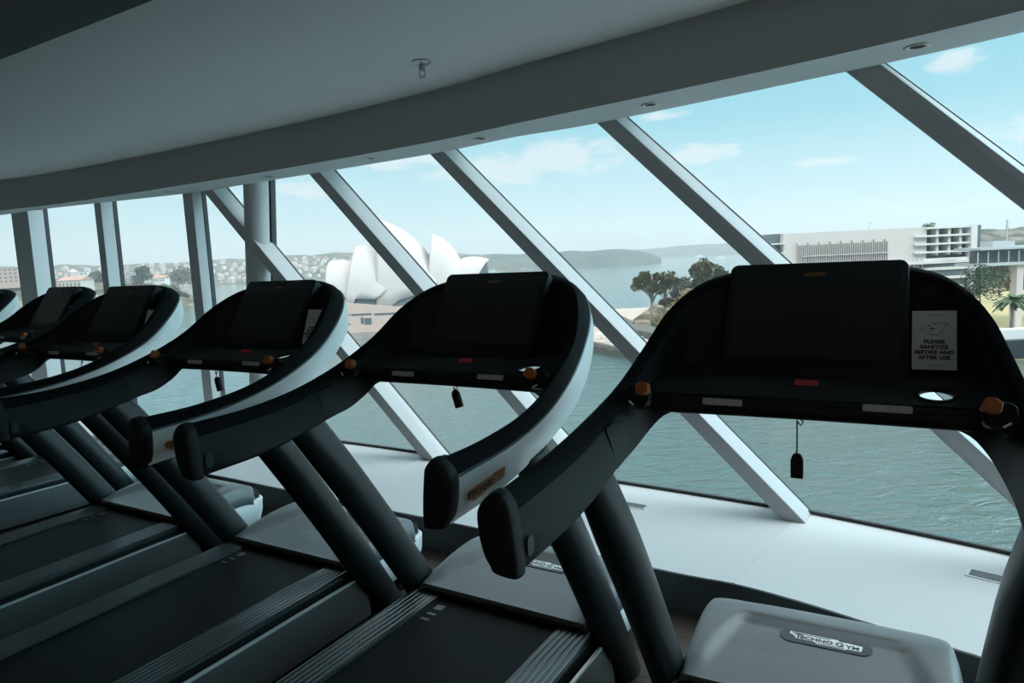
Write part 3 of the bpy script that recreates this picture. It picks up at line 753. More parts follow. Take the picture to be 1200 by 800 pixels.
ridge('hills_suburb', (-140, -40, 40, 110, 170, 230, 290, 340, 390, 440, 500, 580, 640), (322, 316, 312, 311, 310, 306, 303, 300, 297, 295.5, 296.5, 299, 304), 2500, 3, 1000, 'hillmid', 10, .012, 9)
ridge('hills_park', (1090, 1130, 1170, 1210, 1270), (276, 270, 268, 266, 262), 900, 3, 300, 'hillmid', 4, .03, 4)
ridge('hills_shore', (-160, -60, 20, 80, 130, 165, 195, 215, 232, 240), (336, 330, 328, 327, 329, 331, 334, 341, 350, 358), 900, 2, 260, 'hillnear', 4, .05, 6)

# houses of the far suburb
def house(w, l, h, mwall, mroof):
    bm = bmesh.new(); box(bm, -w / 2, w / 2, -l / 2, l / 2, -6, h, 0)
    o = .6; r = w * .32
    v = [bm.verts.new(p) for p in ((-w / 2 - o, -l / 2 - o, h), (w / 2 + o, -l / 2 - o, h), (w / 2 + o, l / 2 + o, h), (-w / 2 - o, l / 2 + o, h), (0, -l / 2 + w * .3, h + r), (0, l / 2 - w * .3, h + r))]
    for q in ((0, 1, 4), (2, 3, 5), (1, 2, 5, 4), (3, 0, 4, 5)): bm.faces.new([v[i] for i in q]).material_index = 1
    for k in range(int(w // 3)):
        x = -w / 2 + 1.2 + k * 3
        for z in ((1.2, 4.4) if h > 6 else (1.2,)): box(bm, x, x + 1.3, -l / 2 - .06, -l / 2, z, z + 1.5, 2)
    return link('suburban_house', bm, [mwall, mroof, 'darkglass'])
hp = [house(12, 14, 7, 'cream', 'roofred'), house(16, 12, 9, 'whitew', 'slate'), house(11, 18, 6.5, 'render', 'roofred'), house(20, 14, 13, 'cream', 'slate')]
deps = bpy.context.evaluated_depsgraph_get(); deps.update()
def hill_hit(u, v):
    hit, loc, nrm, idx, ob, _ = sc.ray_cast(bpy.context.evaluated_depsgraph_get(), CAM + ray(u, v) * 300, ray(u, v).normalized())
    return (loc, ob.name) if hit else (None, None)
bpy.context.view_layer.update()
used = set(); n = 0; placed = []
keep_clear = [at(u, v, d) for u, v, d in ((-30, 333, 835), (-5, 333, 835), (15, 333, 835), (81, 338, 813), (96, 327, 1010), (157, 336, 910), (186, 331, 907), (112, 337, 870), (168, 337, 860), (214, 334, 980), (200, 346, 850))]
tries = 0
while n < 200 and tries < 4000:
    tries += 1
    u = random.uniform(0, 445); hz = 331 - u * .0475
    v = hz + random.triangular(-12, 13, 4)
    loc, nm = hill_hit(u, v)
    if loc is None or not nm.startswith('hills'): continue
    if any((loc - q).length < 30 for q in placed): continue
    if any((loc - q).xy.length < 48 for q in keep_clear): continue
    placed.append(loc)
    b = hp[random.randrange(4)]
    o = b if b.name not in used else b.copy()
    if b.name in used: COL.objects.link(o)
    used.add(b.name); o.location = loc; o.rotation_euler = (0, 0, random.uniform(-.7, .7)); s = random.uniform(.5, .95); o.scale = (s, s, s)
    tag(o, 'small house among trees on the hills across the harbour', 'house', 'houses on the far shore'); n += 1

# leafy things
def leaf_cloud(bm, blobs, leaves, size, mi=0):
    for c, r in blobs:
        c = Vector(c); r = Vector(r)
        for _ in range(leaves):
            d = Vector((random.gauss(0, 1), random.gauss(0, 1), random.gauss(0, 1))).normalized(); q = random.random() ** .4
            p = c + Vector((d.x * r.x, d.y * r.y, d.z * r.z)) * q
            a = Vector((random.gauss(0, 1), random.gauss(0, 1), random.gauss(0, 1))).normalized(); b = a.orthogonal().normalized(); s = size * random.uniform(.6, 1.3)
            vs = [bm.verts.new(p + x) for x in (a * s, b * s * .6, -a * s, -b * s * .6)]; f = bm.faces.new(vs); f.material_index = mi
def tree(name, base, height, width, m, label, group, style='round', leaves=170, size=None):
    r = empty(name, base, random.uniform(0, 6), label, 'tree', group); rnd = random.Random(int(height * 100 + base.x))
    bm = bmesh.new(); k = 9 if style == 'open' else 8; blobs = []
    trunk_h = height * (.55 if style == 'open' else .3)
    tube(bm, [(0, 0, -2), (.02 * height, 0, trunk_h * .5), (-.01 * height, .01 * height, trunk_h), (.0, 0, height * .85)], [height * .028, height * .022, height * .016, height * .004], 8)
    for i in range(k):
        a = 2 * PI * i / k + rnd.uniform(-.4, .4)
        if style == 'open': rr, z, br = width * rnd.uniform(.15, .42), height * rnd.uniform(.45, .93), width * rnd.uniform(.13, .2)
        elif style == 'bush': rr, z, br = width * rnd.uniform(.12, .34), height * rnd.uniform(.15, .72), width * rnd.uniform(.2, .28)
        else: rr, z, br = width * rnd.uniform(.1, .3), height * rnd.uniform(.35, .85), width * rnd.uniform(.2, .28)
        c = Vector((math.cos(a) * rr, math.sin(a) * rr, z)); blobs.append((c, (br, br, br * (.7 if style == 'open' else .9))))
        tube(bm, [(0, 0, trunk_h * rnd.uniform(.6, 1)), c * .6 + Vector((0, 0, z * .3)), c], [height * .012, height * .008, height * .003], 5)
    if style != 'open': blobs.append(((0, 0, height * .8), (width * .22, width * .22, height * .2)))
    link('trunk', bm, 'bark', r, smooth=True)
    bm = bmesh.new(); leaf_cloud(bm, blobs, leaves, size or height * .035); link('crown', bm, m, r, recalc=False)
    return r
def base_at(u, v, d): return at(u, v, d)
# headland opposite: sandstone point, sea wall, big trees
def land(name, pts, h, m, kind='structure', drop=3):
    """pts: outline pixels of the waterline on the harbour surface; a raised slab of height h"""
    bm = bmesh.new(); P = [onw(*p) for p in pts]; prism(bm, [(p.x, p.y) for p in P], ZW - drop, ZW + h); return tag(link(name, bm, m), kind=kind)
land('land_headland', [(748, 396), (790, 398), (870, 395), (960, 384), (1060, 372), (1300, 372), (1500, 330), (1300, 312), (1000, 318), (860, 326), (800, 342), (765, 366), (742, 384)], 4, 'hillnear')
land('land_seawall', [(738, 397), (742, 402), (790, 412), (850, 414), (850, 408), (790, 404), (745, 393)], 5.5, 'seawall')
land('land_quay', [(640, 398), (697, 409), (737, 418), (800, 432), (900, 440), (900, 415), (790, 412), (735, 403), (700, 391), (640, 382)], 3, 'sand')
land('land_parkland', [(1120, 420), (1300, 425), (1500, 380), (1400, 340), (1200, 345), (1110, 360)], 6, 'grass')
tspec = [(765, 387, 310, 31, 21, 'gum', 'open', 'tall open-crowned gum tree standing at the tip of the headland'),
         (780, 384, 330, 25, 13, 'gum', 'open', 'slender gum tree just behind the tall one at the headland tip'),
         (797, 383, 334, 24, 17, 'haze_green', 'open', 'pale thin-leaved tree in the middle of the headland'),
         (776, 392, 296, 12, 12, 'green', 'bush', 'dark low bush at the foot of the tall gum tree'),
         (806, 390, 306, 20, 19, 'rust', 'bush', 'broad rusty brown tree low on the headland'),
         (789, 396, 286, 12, 15, 'rust', 'bush', 'small rusty shrub just above the sea wall'),
         (826, 384, 325, 33, 15, 'gum', 'round', 'dense olive tree rising above the rusty trees'),
         (843, 380, 345, 30, 15, 'green', 'round', 'dense dark green tree beside the olive tree'),
         (860, 380, 326, 25, 14, 'rust', 'round', 'brown-topped tree next to the frontmost treadmill screen'),
         (836, 393, 300, 21, 22, 'rust', 'bush', 'wide brown tree in front of the olive tree'),
         (815, 398, 283, 13, 16, 'gum', 'bush', 'low olive thicket on the edge of the sea wall')]
for u, v, d, h, w, m, st, lab in tspec: tree('headland_tree', base_at(u, v, d), h, w, m, lab, 'trees on the headland', st, 260 if st == 'round' else 150)
pspec = [(1149, 352, 205, 11, 13, 'green', 'bush', 'dark green fig tree on the lawn beside the pale office building'),
         (1171, 340, 250, 11, 14, 'haze_green', 'bush', 'greyish brown tree under the elevated roadway'),
         (1191, 346, 240, 10, 9, 'rust', 'bush', 'orange-brown tree on the lawn near the roadway pillar'),
         (1168, 330, 300, 13, 15, 'green', 'bush', 'green tree tucked far below the elevated roadway'),
         (1186, 328, 320, 13, 16, 'green', 'bush', 'green tree behind the orange-brown one')]
for u, v, d, h, w, m, st, lab in pspec: tree('park_tree', base_at(u, v, d), h, w, m, lab, 'trees in the park', st, 260)
# palm
pb = base_at(1185, 384, 190); pr = empty('palm_tree', pb, 0, 'date palm with a round head of drooping fronds on the lawn', 'tree')
bm = bmesh.new(); tube(bm, [(0, 0, -2), (.1, 0, 4), (0, 0, 7.6)], [.5, .38, .34], 10); link('trunk', bm, 'bark', pr, smooth=True)
bm = bmesh.new()
for i in range(38):
    a = random.uniform(0, 2 * PI); e = random.uniform(-.3, 1.2); L = random.uniform(3.4, 4.6); pts = []
    for t in (0, .25, .5, .75, 1): pts.append(Vector((math.cos(a) * L * t * math.cos(e * (1 - .3 * t)), math.sin(a) * L * t * math.cos(e * (1 - .3 * t)), 7.6 + L * (t * math.sin(e) - .55 * t * t))))
    P = cr(pts, 12); sd = Vector((-math.sin(a), math.cos(a), 0))
    for p, q in zip(P[:-1], P[1:]):
        for s in (1, -1):
            w = .75
            vs = [bm.verts.new(x) for x in (p, q, q + sd * s * w * .9 + Vector((0, 0, -.35)) + (q - p) * .5, p + sd * s * w + Vector((0, 0, -.35)) + (q - p) * .2)]; bm.faces.new(vs)
link('fronds', bm, 'green', pr, recalc=False)

# concert hall with curved white shell roofs
OD = 390.
hall = empty('concert_hall', onw(470, 386), 0, 'large white building with curved sail-like shell roofs on the far waterfront', 'building')
def hl(u, v, d=OD): return at(u, v, d) - hall.location
def sail(top, base, half, name='roof_shell', off=0.):
    """curved triangular roof: crest polyline (pixels at the hall's distance), springing points, half breadth in metres"""
    Pt = [hl(u, v) + Vector((0, off, 0)) for u, v in cr2(top, 22)]
    Pb = [hl(u, v) + Vector((0, off, 0)) for u, v in lin2(base, 22)]
    bm = bmesh.new()
    rows = []
    for a, b in zip(Pt, Pb):
        row = []
        for k in range(-10, 11):
            s = k / 10; t = abs(s)
            p = a.lerp(b, t); p = p + Vector((0, (1 if s > 0 else -1) * half * math.sin(t * PI / 2) ** .8, 0)) + (a - b) * (.18 * math.sin(t * PI))
            row.append(p)
        rows.append(row)
    loft(bm, rows, closed=False, caps=False)
    o = link(name, bm, 'shell', hall, smooth=True); m = o.modifiers.new('shell', 'SOLIDIFY'); m.thickness = .8
    return o
def lin2(P, n):
    out = []
    for i in range(n):
        t = (len(P) - 1) * i / (n - 1); k = min(int(t), len(P) - 2); f = t - k; out.append((P[k][0] + (P[k + 1][0] - P[k][0]) * f, P[k][1] + (P[k + 1][1] - P[k][1]) * f))
    return out
def cr2(P, n): return [(v.x, v.y) for v in cr([(x, y, 0) for x, y in P], n)]
sail([(386.5, 306), (400, 304.5), (416, 306.5), (436, 318)], [(388.5, 341), (400, 345), (412, 351), (420, 353)], 13)
sail([(418, 288), (430, 287.5), (452, 297), (476, 325)], [(412, 355), (420, 356), (423, 348), (446, 349)], 15)
sail([(444, 256), (460, 263), (473, 270), (488, 282), (500, 295), (515, 322)], [(447, 357), (461, 358), (472, 350), (488, 345), (500, 343), (514, 338)], 16, off=2)
sail([(507, 273.5), (523, 282), (532, 292), (539, 303), (548, 325)], [(503, 345), (512, 348), (522, 346), (535, 342), (548, 340)], 14, off=2)
sail([(573, 303), (558, 300.5), (545, 301.5), (534, 306)], [(561, 324), (550, 332), (545, 338), (536, 342)], 12)
bm = bmesh.new()
for poly in ([(422.5, 348), (446, 350), (448, 359), (422, 356)], [(395, 342), (411, 347), (412, 354), (397, 348)], [(462, 358), (474, 347), (486, 346), (492, 352), (484, 360)], [(561, 322), (571, 306), (573, 324)]):
    P = [hl(*p) for p in poly]; loft(bm, [[p + Vector((0, -13, 0)) for p in P], [p + Vector((0, 8, 0)) for p in P]])
link('glass_wall', bm, 'darkglass', hall)
bm = bmesh.new(); P = [hl(*p) for p in [(384, 349), (415, 353), (470, 357), (560, 345), (640, 345), (640, 372), (560, 380), (430, 390), (384, 391)]]
loft(bm, [[p + Vector((0, -16, 0)) for p in P], [p + Vector((0, 30, 0)) for p in P]]); link('podium', bm, 'podium', hall)
bm = bmesh.new()
for u0, u1, v, h in ((406, 417, 366.5, 1.), (419, 442, 366.2, 1.), (445, 470, 365.6, 1.), (430, 433, 373, 4), (434, 442, 374, 4), (412, 418, 377, 1)):
    a, b = hl(u0, v), hl(u1, v); box(bm, a.x, b.x, a.y - 16.2, a.y - 15.8, a.z - h / 2, a.z + h / 2)
link('podium_opening', bm, 'darkglass', hall)

# pale office building with louvres
BD = 250.
off = empty('office_building', at(1020, 330, BD), 0, 'long pale office building with a band of vertical louvres and a glazed balcony corner', 'building')
def ol(u, v, d=BD): return at(u, v, d) - off.location
def slab(bm, u0, v0, u1, v1, d0, d1, mi=0):
    """box whose near face spans these bearings, from depth offset d0 to d1"""
    D = BD + d0; um = (u0 + u1) / 2
    box(bm, ol(u0, v0, D).x, ol(u1, v0, D).x, d0, d1, ol(um, v1, D).z, ol(um, v0, D).z, mi)
hz = lambda u: 331 - u * .0475
bm = bmesh.new(); slab(bm, 915, hz(1000) - 13.2, 1082, hz(1000) + 26, 0, 22); box(bm, ol(905, 300).x, ol(1132, 300).x, 1.5, 22, -32, ol(1000, hz(1000) + 26).z); link('wall', bm, 'render', off)
bm = bmesh.new(); slab(bm, 900, hz(950) - 11.5, 915, hz(950) + 26, 3, 22, 0); slab(bm, 1082, hz(1100) - 13, 1134, hz(1100) + 26, 3, 22, 0); link('glazing', bm, 'darkglass', off)
bm = bmesh.new(); slab(bm, 1134, hz(1140) - 13.2, 1141, hz(1140) + 85, -2, 1); link('corner_pier', bm, 'whitew', off)
bm = bmesh.new(); slab(bm, 1141, hz(1140) - 13, 1145, hz(1140) + 70, .5, 22); link('side_glazing', bm, 'darkglass', off)
for v0 in (-13.5, -4, 5.5, 15):
    bm = bmesh.new(); slab(bm, 1070 if v0 > -10 else 1082, hz(1100) + v0, 1134, hz(1100) + v0 + 2.2, -1.5, 4); link('balcony', bm, 'whitew', off)
for u in (1093, 1107, 1120):
    bm = bmesh.new(); slab(bm, u, hz(u) - 12, u + 3, hz(u) + 20, -.5, 3); link('glazing_pier', bm, 'render', off)
for v0 in (-3, 8):
    bm = bmesh.new(); slab(bm, 900, hz(905) + v0, 918, hz(905) + v0 + 1.6, -1.2, 3); link('balcony', bm, 'whitew', off)
for i in range(42):
    u = 932 + i * (1037 - 932) / 41; bm = bmesh.new(); slab(bm, u, hz(u) + 1 - (3 if i % 5 == 0 else 0), u + .8, hz(u) + 23, -.9, .05); link('louvre', bm, 'slate', off)
for v0 in (38, 56, 74):
    bm = bmesh.new(); slab(bm, 925, hz(1000) + v0, 1076, hz(1000) + v0 + 9, 1.3, 1.6); link('window_band', bm, 'darkglass', off)
bm = bmesh.new(); slab(bm, 938, hz(985) + 13.2, 1040, hz(985) + 14.6, -1.1, .05); link('louvre_ledge', bm, 'slate', off)
bm = bmesh.new(); slab(bm, 918, hz(1000) + 25, 1134, hz(1000) + 28.5, -3, 2); link('lower_cornice', bm, 'whitew', off)
bm = bmesh.new(); box(bm, 60, 420, 222, 420, ZW - 3, ZW + 2.5); tag(link('land_office_quay', bm, 'sand'), kind='structure')
# curved lower storeys at the corner
for k in range(4):
    bm = bmesh.new(); P = []
    for t in range(13):
        a = PI * t / 12; P.append((ol(1105, 300).x - math.cos(a) * 9.2, 1 - math.sin(a) * 4.2))
    P += [(P[-1][0], 14), (P[0][0], 14)]; zb = ol(1105, hz(1105) + 24 + k * 10.5).z
    prism(bm, P, zb - .75, zb + .2); link('balcony', bm, 'whitew', off)
    bm = bmesh.new(); prism(bm, [(x * .96 + ol(1105, 300).x * .04, y + .7 if y < 10 else y) for x, y in P], zb - 3.3, zb - .72); link('glazing', bm, 'darkglass', off)
bm = bmesh.new(); slab(bm, 1058, hz(1060) + 28.5, 1082, hz(1060) + 29.5, -1, 2)
for u in range(1060, 1082, 5): slab(bm, u, hz(u) + 22, u + .6, hz(u) + 60, -1, 1)
link('window_frame', bm, 'whitew', off)
bm = bmesh.new(); leaf_cloud(bm, [((ol(1104, 262).x, 10, ol(1104, hz(1104) - 15).z), (2.6, 2, 1.3))], 220, .4); link('roof_shrub', bm, 'green', off, recalc=False)
bm = bmesh.new(); a = ol(1029, hz(1029) - 14); tube(bm, [a + Vector((0, 8, -3)), a + Vector((1.2, 8, 2.4)), a + Vector((2, 8, 2.8))], .12, 6); link('roof_mast', bm, 'slate', off)

# elevated roadway and its pillar
RD = 215.
road = empty('elevated_roadway', at(1175, 300, RD), 0, 'dark elevated roadway with pale edges spanning beyond the office building', 'bridge')
def rl(u, v, d=RD): return at(u, v, d) - road.location
bm = bmesh.new(); a, b = rl(1141, 300, RD + 6), rl(1460, 300, RD + 6); zt = rl(1170, hz(1170) + 17, RD + 3).z; zb = rl(1170, hz(1170) + 33, RD + 0).z
box(bm, a.x, b.x, 6, 8, zb, zt); link('glass_screen', bm, 'bridge', road)
bm = bmesh.new(); box(bm, a.x - 1, b.x, 3, 14, zb - .9, zb); link('deck', bm, 'steelw', road)
bm = bmesh.new(); box(bm, a.x, b.x, 3, 16, zt, zt + .8); box(bm, a.x + 6, a.x + 13, 6, 12, zt + .8, zt + 2.6); link('roof', bm, 'steelw', road)
bm = bmesh.new(); x = rl(1198.5, 350, RD + 4).x; box(bm, x - .9, x + 1.2, 4, 7, rl(1196, 420).z, zb - .9); link('pillar', bm, 'render', road)
for u in range(1145, 1240, 12):
    bm = bmesh.new(); x = rl(u, 300, RD + 4).x; box(bm, x - .1, x + .1, 3.4, 3.8, zb, zb + 3.6); link('post', bm, 'steelw', road)
bm = bmesh.new(); p = at(1180, 272, 330); tube(bm, [p + Vector((0, 0, -14)), p + Vector((0, 0, 6))], .35, 8); tube(bm, [p + Vector((-2.2, 0, -2)), p + Vector((0, 0, 4)), p + Vector((2.4, 0, -2))], .2, 6)
tag(link('harbour_mast', bm, 'steelw'), 'slim grey signal mast rising behind the elevated roadway', 'mast')
bm = bmesh.new(); a = at(1150, 386, 150); b = at(1420, 372, 150); box(bm, a.x, b.x, a.y, a.y + 3, at(1190, 398, 150).z, at(1190, 386, 150).z); tag(link('land_parapet', bm, 'whitew'), kind='structure')
bm = bmesh.new(); a = at(1150, 400, 148); box(bm, a.x, b.x, a.y - 1, a.y + 1, at(1190, 420, 148).z, at(1190, 398, 148).z); tag(link('land_parapet_base', bm, 'gasket'), kind='structure')

# near-shore buildings seen past the left mullions
def block(name, u0, u1, v0, v1, d, depth, m, rm, label, cols=0, rows=0, pitched=False):
    r = empty(name, at((u0 + u1) / 2, v1, d), 0, label, 'building'); L = lambda u, v: at(u, v, d) - r.location
    a, b = L(u0, (v0 + v1) / 2), L(u1, (v0 + v1) / 2); zt, zb = L((u0 + u1) / 2, v0).z, L((u0 + u1) / 2, v1).z - 6
    bm = bmesh.new(); box(bm, a.x, b.x, 0, depth, zb, zt); link('wall', bm, m, r)
    bm = bmesh.new()
    if pitched:
        h = (b.x - a.x) * .09
        loft(bm, [[Vector((x, y, z)) for y, z in ((-1, zt), (depth / 2, zt + h + 2), (depth + 1, zt))] for x in (a.x - 1, b.x + 1)])
    else: box(bm, a.x - .5, b.x + .5, -.5, depth + .5, zt, zt + .8)
    link('roof', bm, rm, r)
    w = (b.x - a.x)
    for i in range(cols):
        for j in range(rows):
            bm = bmesh.new(); x = a.x + w * (i + .3) / cols; z = zt - (zt - zb - 6) * (j + .75) / rows; box(bm, x, x + w * .4 / cols, -.15, .1, z, z + (zt - zb - 6) * .42 / rows); link('window', bm, 'darkglass', r)
    return r
block('apartment_block', -60, 22, 315, 333, 820, 30, 'brick', 'slate', 'brick apartment block on the near shore past the widest upright mullion', 14, 4)
block('waterfront_hall', 68, 95, 328.5, 338, 800, 26, 'cream', 'roofred', 'low cream hall with a red pitched roof on the near shore', 6, 1, True)
block('shore_house', 89, 103, 318.5, 327, 1000, 20, 'whitew', 'slate', 'white two-tone house uphill of the red-roofed hall', 3, 2)
block('grey_tower', 152, 163, 316, 336, 900, 20, 'steelw', 'slate', 'hazy grey tower block on the near shore', 3, 6)
block('white_cottage', 180, 193, 325.5, 331, 900, 14, 'whitew', 'roofred', 'row of small white cottages on the near shore ridge', 4, 1, True)
for u, v, d, h, w, m, lab in ((112, 337, 870, 20, 26, 'haze_green', 'grey-green tree next to the red-roofed hall'), (168, 337, 860, 25, 30, 'haze_green', 'broad dull green tree on the near shore ridge'), (214, 334, 980, 22, 46, 'haze_green', 'wide hazy tree behind the narrow mullion'), (200, 346, 850, 12, 26, 'green', 'dark bush on the rocky point'), (212, 353, 830, 9, 20, 'green', 'low dark bush at the tip of the rocky point'), (235, 352, 830, 12, 16, 'haze_green', 'small tree on the rocky point past the upright mullion')):
    tree('shore_tree', base_at(u, v, d), h, w, m, lab, 'trees on the near shore', 'round', 200, 1.6)

# boats
def boat(name, u, v, L, m, label, cabin=True, cat='boat'):
    p = onw(u, v); r = empty(name, p, random.uniform(-.3, .3), label, cat, 'boats on the harbour')
    bm = bmesh.new(); prism(bm, [(-L / 2, -L * .12), (L * .3, -L * .12), (L / 2, 0), (L * .3, L * .12), (-L / 2, L * .12)], -.5, L * .1); link('hull', bm, m, r)
    bm = bmesh.new(); prism(bm, rrect(L * .62, L * .17, L * .03, 3), L * .1, L * .19); prism(bm, rrect(L * .4, L * .15, L * .03, 3), L * .19, L * .26); link('cabin', bm, 'whitew', r)
    bm = bmesh.new(); prism(bm, rrect(L * .66, L * .19, L * .03, 3), L * .185, L * .2); prism(bm, rrect(L * .43, L * .16, L * .03, 3), L * .26, L * .275); link('canopy', bm, m, r)
boat('harbour_ferry', 576, 321, 42, 'ferry', 'green and cream harbour ferry off the white shell roofs')
boat('harbour_ferry', 583, 313.5, 40, 'ferry', 'farther small green ferry above the first one')
boat('motor_launch', 664, 306.5, 40, 'whitew', 'white launch far out beneath the distant headland')
boat('motor_launch', 820, 301, 40, 'whitew', 'white launch by the far shore beside the headland trees')
boat('motor_launch', 845, 303, 36, 'whitew', 'white launch nearest the thick steel diagonal by the office building')
boat('moored_launch', 745, 398.5 + 8, 14, 'whitew', 'white launch moored below the dark sea wall')
# quay details: umbrellas, railing
for i, (u, v) in enumerate(((750, 414), (757, 418), (763, 412), (768, 421), (705, 397), (715, 401))):
    p = onw(u, v, 3); r = empty('market_umbrella', p, 0, 'pale sun umbrella on the sandy quay', 'umbrella', 'sun umbrellas on the quay')
    bm = bmesh.new(); tube(bm, [(0, 0, 0), (0, 0, 2.6)], .06, 6); link('pole', bm, 'steelw', r)
    bm = bmesh.new(); lathe(bm, [(2.1, 2.2), (2.0, 2.3), (.1, 3.1)], 8); link('canopy', bm, 'whitew', r)
qr = empty('quay_railing', onw(697, 405.5, 3), 0, 'dark post railing along the edge of the sandy quay', 'railing')
bm = bmesh.new(); a, b = onw(640, 394, 3), onw(745, 416, 3); d = b - a
tube(bm, [a - qr.location + Vector((0, 0, 1.1)), b - qr.location + Vector((0, 0, 1.1))], .14, 6); link('top_rail', bm, 'seawall', qr)
for i in range(40):
    bm = bmesh.new(); p = a + d * (i / 39) - qr.location; box(bm, p.x - .3, p.x + .3, p.y - .1, p.y + .1, 0, 1.2); link('post', bm, 'seawall', qr)
bm = bmesh.new(); a, b = onw(600, 393), onw(760, 424); d = (b - a).normalized(); nn = Vector((-d.y, d.x, 0)); P = [a - nn * .5, b - nn * .5, b + nn * 2, a + nn * 2]
prism(bm, [(p.x, p.y) for p in P], ZW - 2, ZW + 2.2); tag(link('land_quay_edge', bm, 'seawall'), kind='structure')

# thin sea haze over the harbour
hm = bpy.data.materials.new('sea_haze'); hm.use_nodes = True; hn = hm.node_tree.nodes; hn.clear()
ho = hn.new('ShaderNodeOutputMaterial'); hv = hn.new('ShaderNodeVolumeScatter'); hv.inputs['Color'].default_value = (.86, .95, 1, 1); hv.inputs['Density'].default_value = .00022; hv.inputs['Anisotropy'].default_value = .2
hm.node_tree.links.new(hv.outputs[0], ho.inputs['Volume'])
bm = bmesh.new(); box(bm, -5000, 5000, 60, 9000, ZW - 1, 320); tag(link('sea_haze', bm, hm), kind='stuff')

# ------------------------------------------------------------------ sky, sun, colour
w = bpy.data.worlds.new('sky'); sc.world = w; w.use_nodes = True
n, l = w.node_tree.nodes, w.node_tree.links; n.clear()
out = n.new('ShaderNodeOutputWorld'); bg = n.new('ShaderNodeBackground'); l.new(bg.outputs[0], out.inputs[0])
tc = n.new('ShaderNodeTexCoord'); sep = n.new('ShaderNodeSeparateXYZ'); l.new(tc.outputs['Generated'], sep.inputs[0])
ramp = n.new('ShaderNodeValToRGB'); e = ramp.color_ramp.elements
e[0].position = 0; e[0].color = (.60, .79, .84, 1); e[1].position = 1; e[1].color = (1.0, 1.0, 1.0, 1)
for p, c in ((.05, (.55, .78, .85)), (.11, (.44, .75, .84)), (.17, (.25, .64, .77)), (.28, (.20, .60, .75)), (.45, (.6, .78, .84))):
    x = e.new(p); x.color = (*c, 1)
l.new(sep.outputs['Z'], ramp.inputs[0])
# clouds on a flat layer overhead
def math_(op, a, b):
    m = n.new('ShaderNodeMath'); m.operation = op
    for i, v in enumerate((a, b)):
        if isinstance(v, (int, float)): m.inputs[i].default_value = v
        else: l.new(v, m.inputs[i])
    return m.outputs[0]
den = math_('MAXIMUM', sep.outputs['Z'], .02); den = math_('ADD', den, .12)
cx, cy = math_('DIVIDE', sep.outputs['X'], den), math_('DIVIDE', sep.outputs['Y'], den)
cmb = n.new('ShaderNodeCombineXYZ'); l.new(cx, cmb.inputs[0]); l.new(cy, cmb.inputs[1])
nz = n.new('ShaderNodeTexNoise'); nz.inputs['Scale'].default_value = 1.15; nz.inputs['Detail'].default_value = 7; nz.inputs['Roughness'].default_value = .55
mp = n.new('ShaderNodeMapping'); mp.inputs['Location'].default_value = (3.1, 1.4, 0); mp.inputs['Scale'].default_value = (.8, 1.3, 1); l.new(cmb.outputs[0], mp.inputs[0]); l.new(mp.outputs[0], nz.inputs['Vector'])
az = math_('ARCTAN2', sep.outputs['X'], sep.outputs['Y']); el = math_('ARCSINE', sep.outputs['Z'], 0)
tot = None
for azd, eld, wd, hd, am in ((4, 7.8, 7.5, 1.9, 1.1), (-1, 7.0, 8, 1.6, .9), (15.5, 7.4, 4.2, 1.1, 1), (-8, 8.2, 5, 1.3, .8), (-15.5, 6.0, 4, 1.0, .9), (-21, 7.6, 6, 1.2, .6), (12.5, 10.4, 3, .6, .7), (32.5, 11.6, 2.4, 1.0, 1), (22.5, 13.0, 2.2, .6, .6), (38, 6.5, 6, 1.5, .7), (-34, 6, 7, 1.6, .8), (24, 6.0, 4, .5, .5)):
    dx = math_('DIVIDE', math_('SUBTRACT', az, math.radians(azd)), math.radians(wd)); dy = math_('DIVIDE', math_('SUBTRACT', el, math.radians(eld)), math.radians(hd))
    g_ = math_('MULTIPLY', math_('MAXIMUM', math_('SUBTRACT', 1.0, math_('SQRT', math_('ADD', math_('MULTIPLY', dx, dx), math_('MULTIPLY', dy, dy)), 0)), 0), am)
    tot = g_ if tot is None else math_('MAXIMUM', tot, g_)
nz2 = n.new('ShaderNodeTexNoise'); nz2.inputs['Scale'].default_value = 22; nz2.inputs['Detail'].default_value = 6; nz2.inputs['Roughness'].default_value = .6
mp2 = n.new('ShaderNodeMapping'); mp2.inputs['Scale'].default_value = (1, 1, 2.4); l.new(tc.outputs['Generated'], mp2.inputs[0]); l.new(mp2.outputs[0], nz2.inputs['Vector'])
dens = math_('ADD', math_('MULTIPLY', tot, .75), math_('MULTIPLY', math_('SUBTRACT', nz2.outputs['Fac'], .5), 1.5))
cr_ = n.new('ShaderNodeMapRange'); cr_.interpolation_type = 'SMOOTHSTEP'; cr_.inputs['From Min'].default_value = .06; cr_.inputs['From Max'].default_value = .48; l.new(dens, cr_.inputs['Value'])
fac = math_('MULTIPLY', math_('MINIMUM', math_('MULTIPLY', tot, 4.0), 1.0), cr_.outputs[0])
mix = n.new('ShaderNodeMix'); mix.data_type = 'RGBA'; mix.inputs[7].default_value = (.80, .86, .89, 1); l.new(math_('MULTIPLY', fac, .8), mix.inputs[0]); l.new(ramp.outputs[0], mix.inputs[6])
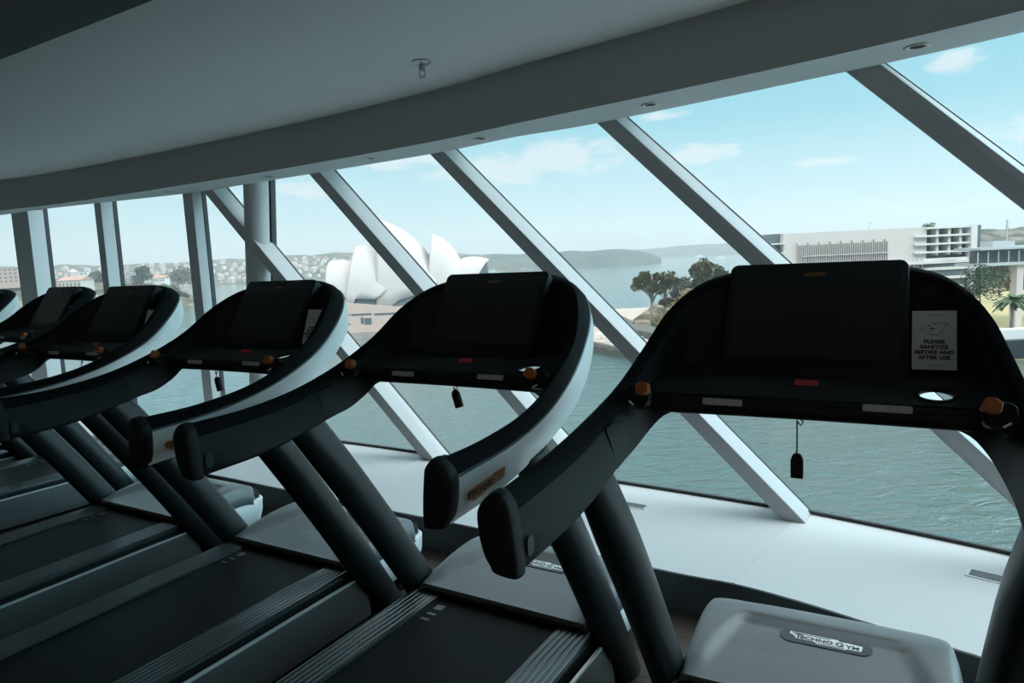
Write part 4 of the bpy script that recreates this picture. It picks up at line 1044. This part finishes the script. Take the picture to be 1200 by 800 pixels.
l.new(mix.outputs[2], bg.inputs[0])
st = n.new('ShaderNodeMapRange'); st.inputs['From Min'].default_value = .42; st.inputs['From Max'].default_value = .75; st.inputs['To Min'].default_value = 1.0; st.inputs['To Max'].default_value = 2.6
l.new(sep.outputs['Z'], st.inputs['Value'])
dt = n.new('ShaderNodeVectorMath'); dt.operation = 'DOT_PRODUCT'; dt.inputs[1].default_value = Vector((.93, -.05, .36)).normalized(); l.new(tc.outputs['Generated'], dt.inputs[0])  # sky glow added at the right, out of view, to light the beam sides
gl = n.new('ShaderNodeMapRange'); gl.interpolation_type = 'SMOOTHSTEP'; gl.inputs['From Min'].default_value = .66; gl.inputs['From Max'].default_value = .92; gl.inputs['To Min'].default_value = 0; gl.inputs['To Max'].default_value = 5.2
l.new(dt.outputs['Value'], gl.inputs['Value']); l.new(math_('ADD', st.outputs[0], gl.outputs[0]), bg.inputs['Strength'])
sun = bpy.data.objects.new('sun', bpy.data.lights.new('sun', 'SUN')); COL.objects.link(sun); sun.data.energy = 1.7; sun.data.angle = .02; sun.data.color = (1, .95, .88)
sun.rotation_euler = Vector((.25, .75, -.75)).to_track_quat('-Z', 'Y').to_euler()

# added unseen area lights aimed at the back wall, lifting the room's ambient
for x in (-5.5, -2, 1.5):
    la = bpy.data.lights.new('rear_fill', 'AREA'); la.shape = 'RECTANGLE'; la.size = 2.4; la.size_y = .3; la.energy = 26; la.color = (1, .97, .93)
    lo_ = bpy.data.objects.new('rear_fill', la); COL.objects.link(lo_); lo_.location = (x, -3.2, 2.15); lo_.rotation_euler = Vector((0, -.8, -.6)).to_track_quat('-Z', 'Y').to_euler()

vs = sc.view_settings; vs.view_transform = 'Standard'; vs.look = 'None'; vs.exposure = 0; vs.gamma = 1; vs.use_curve_mapping = False
try:
    sc.cycles.max_bounces = 8; sc.cycles.diffuse_bounces = 5; sc.cycles.transparent_max_bounces = 12; sc.cycles.use_denoising = True; sc.cycles.caustics_reflective = False; sc.cycles.caustics_refractive = False
except Exception: pass
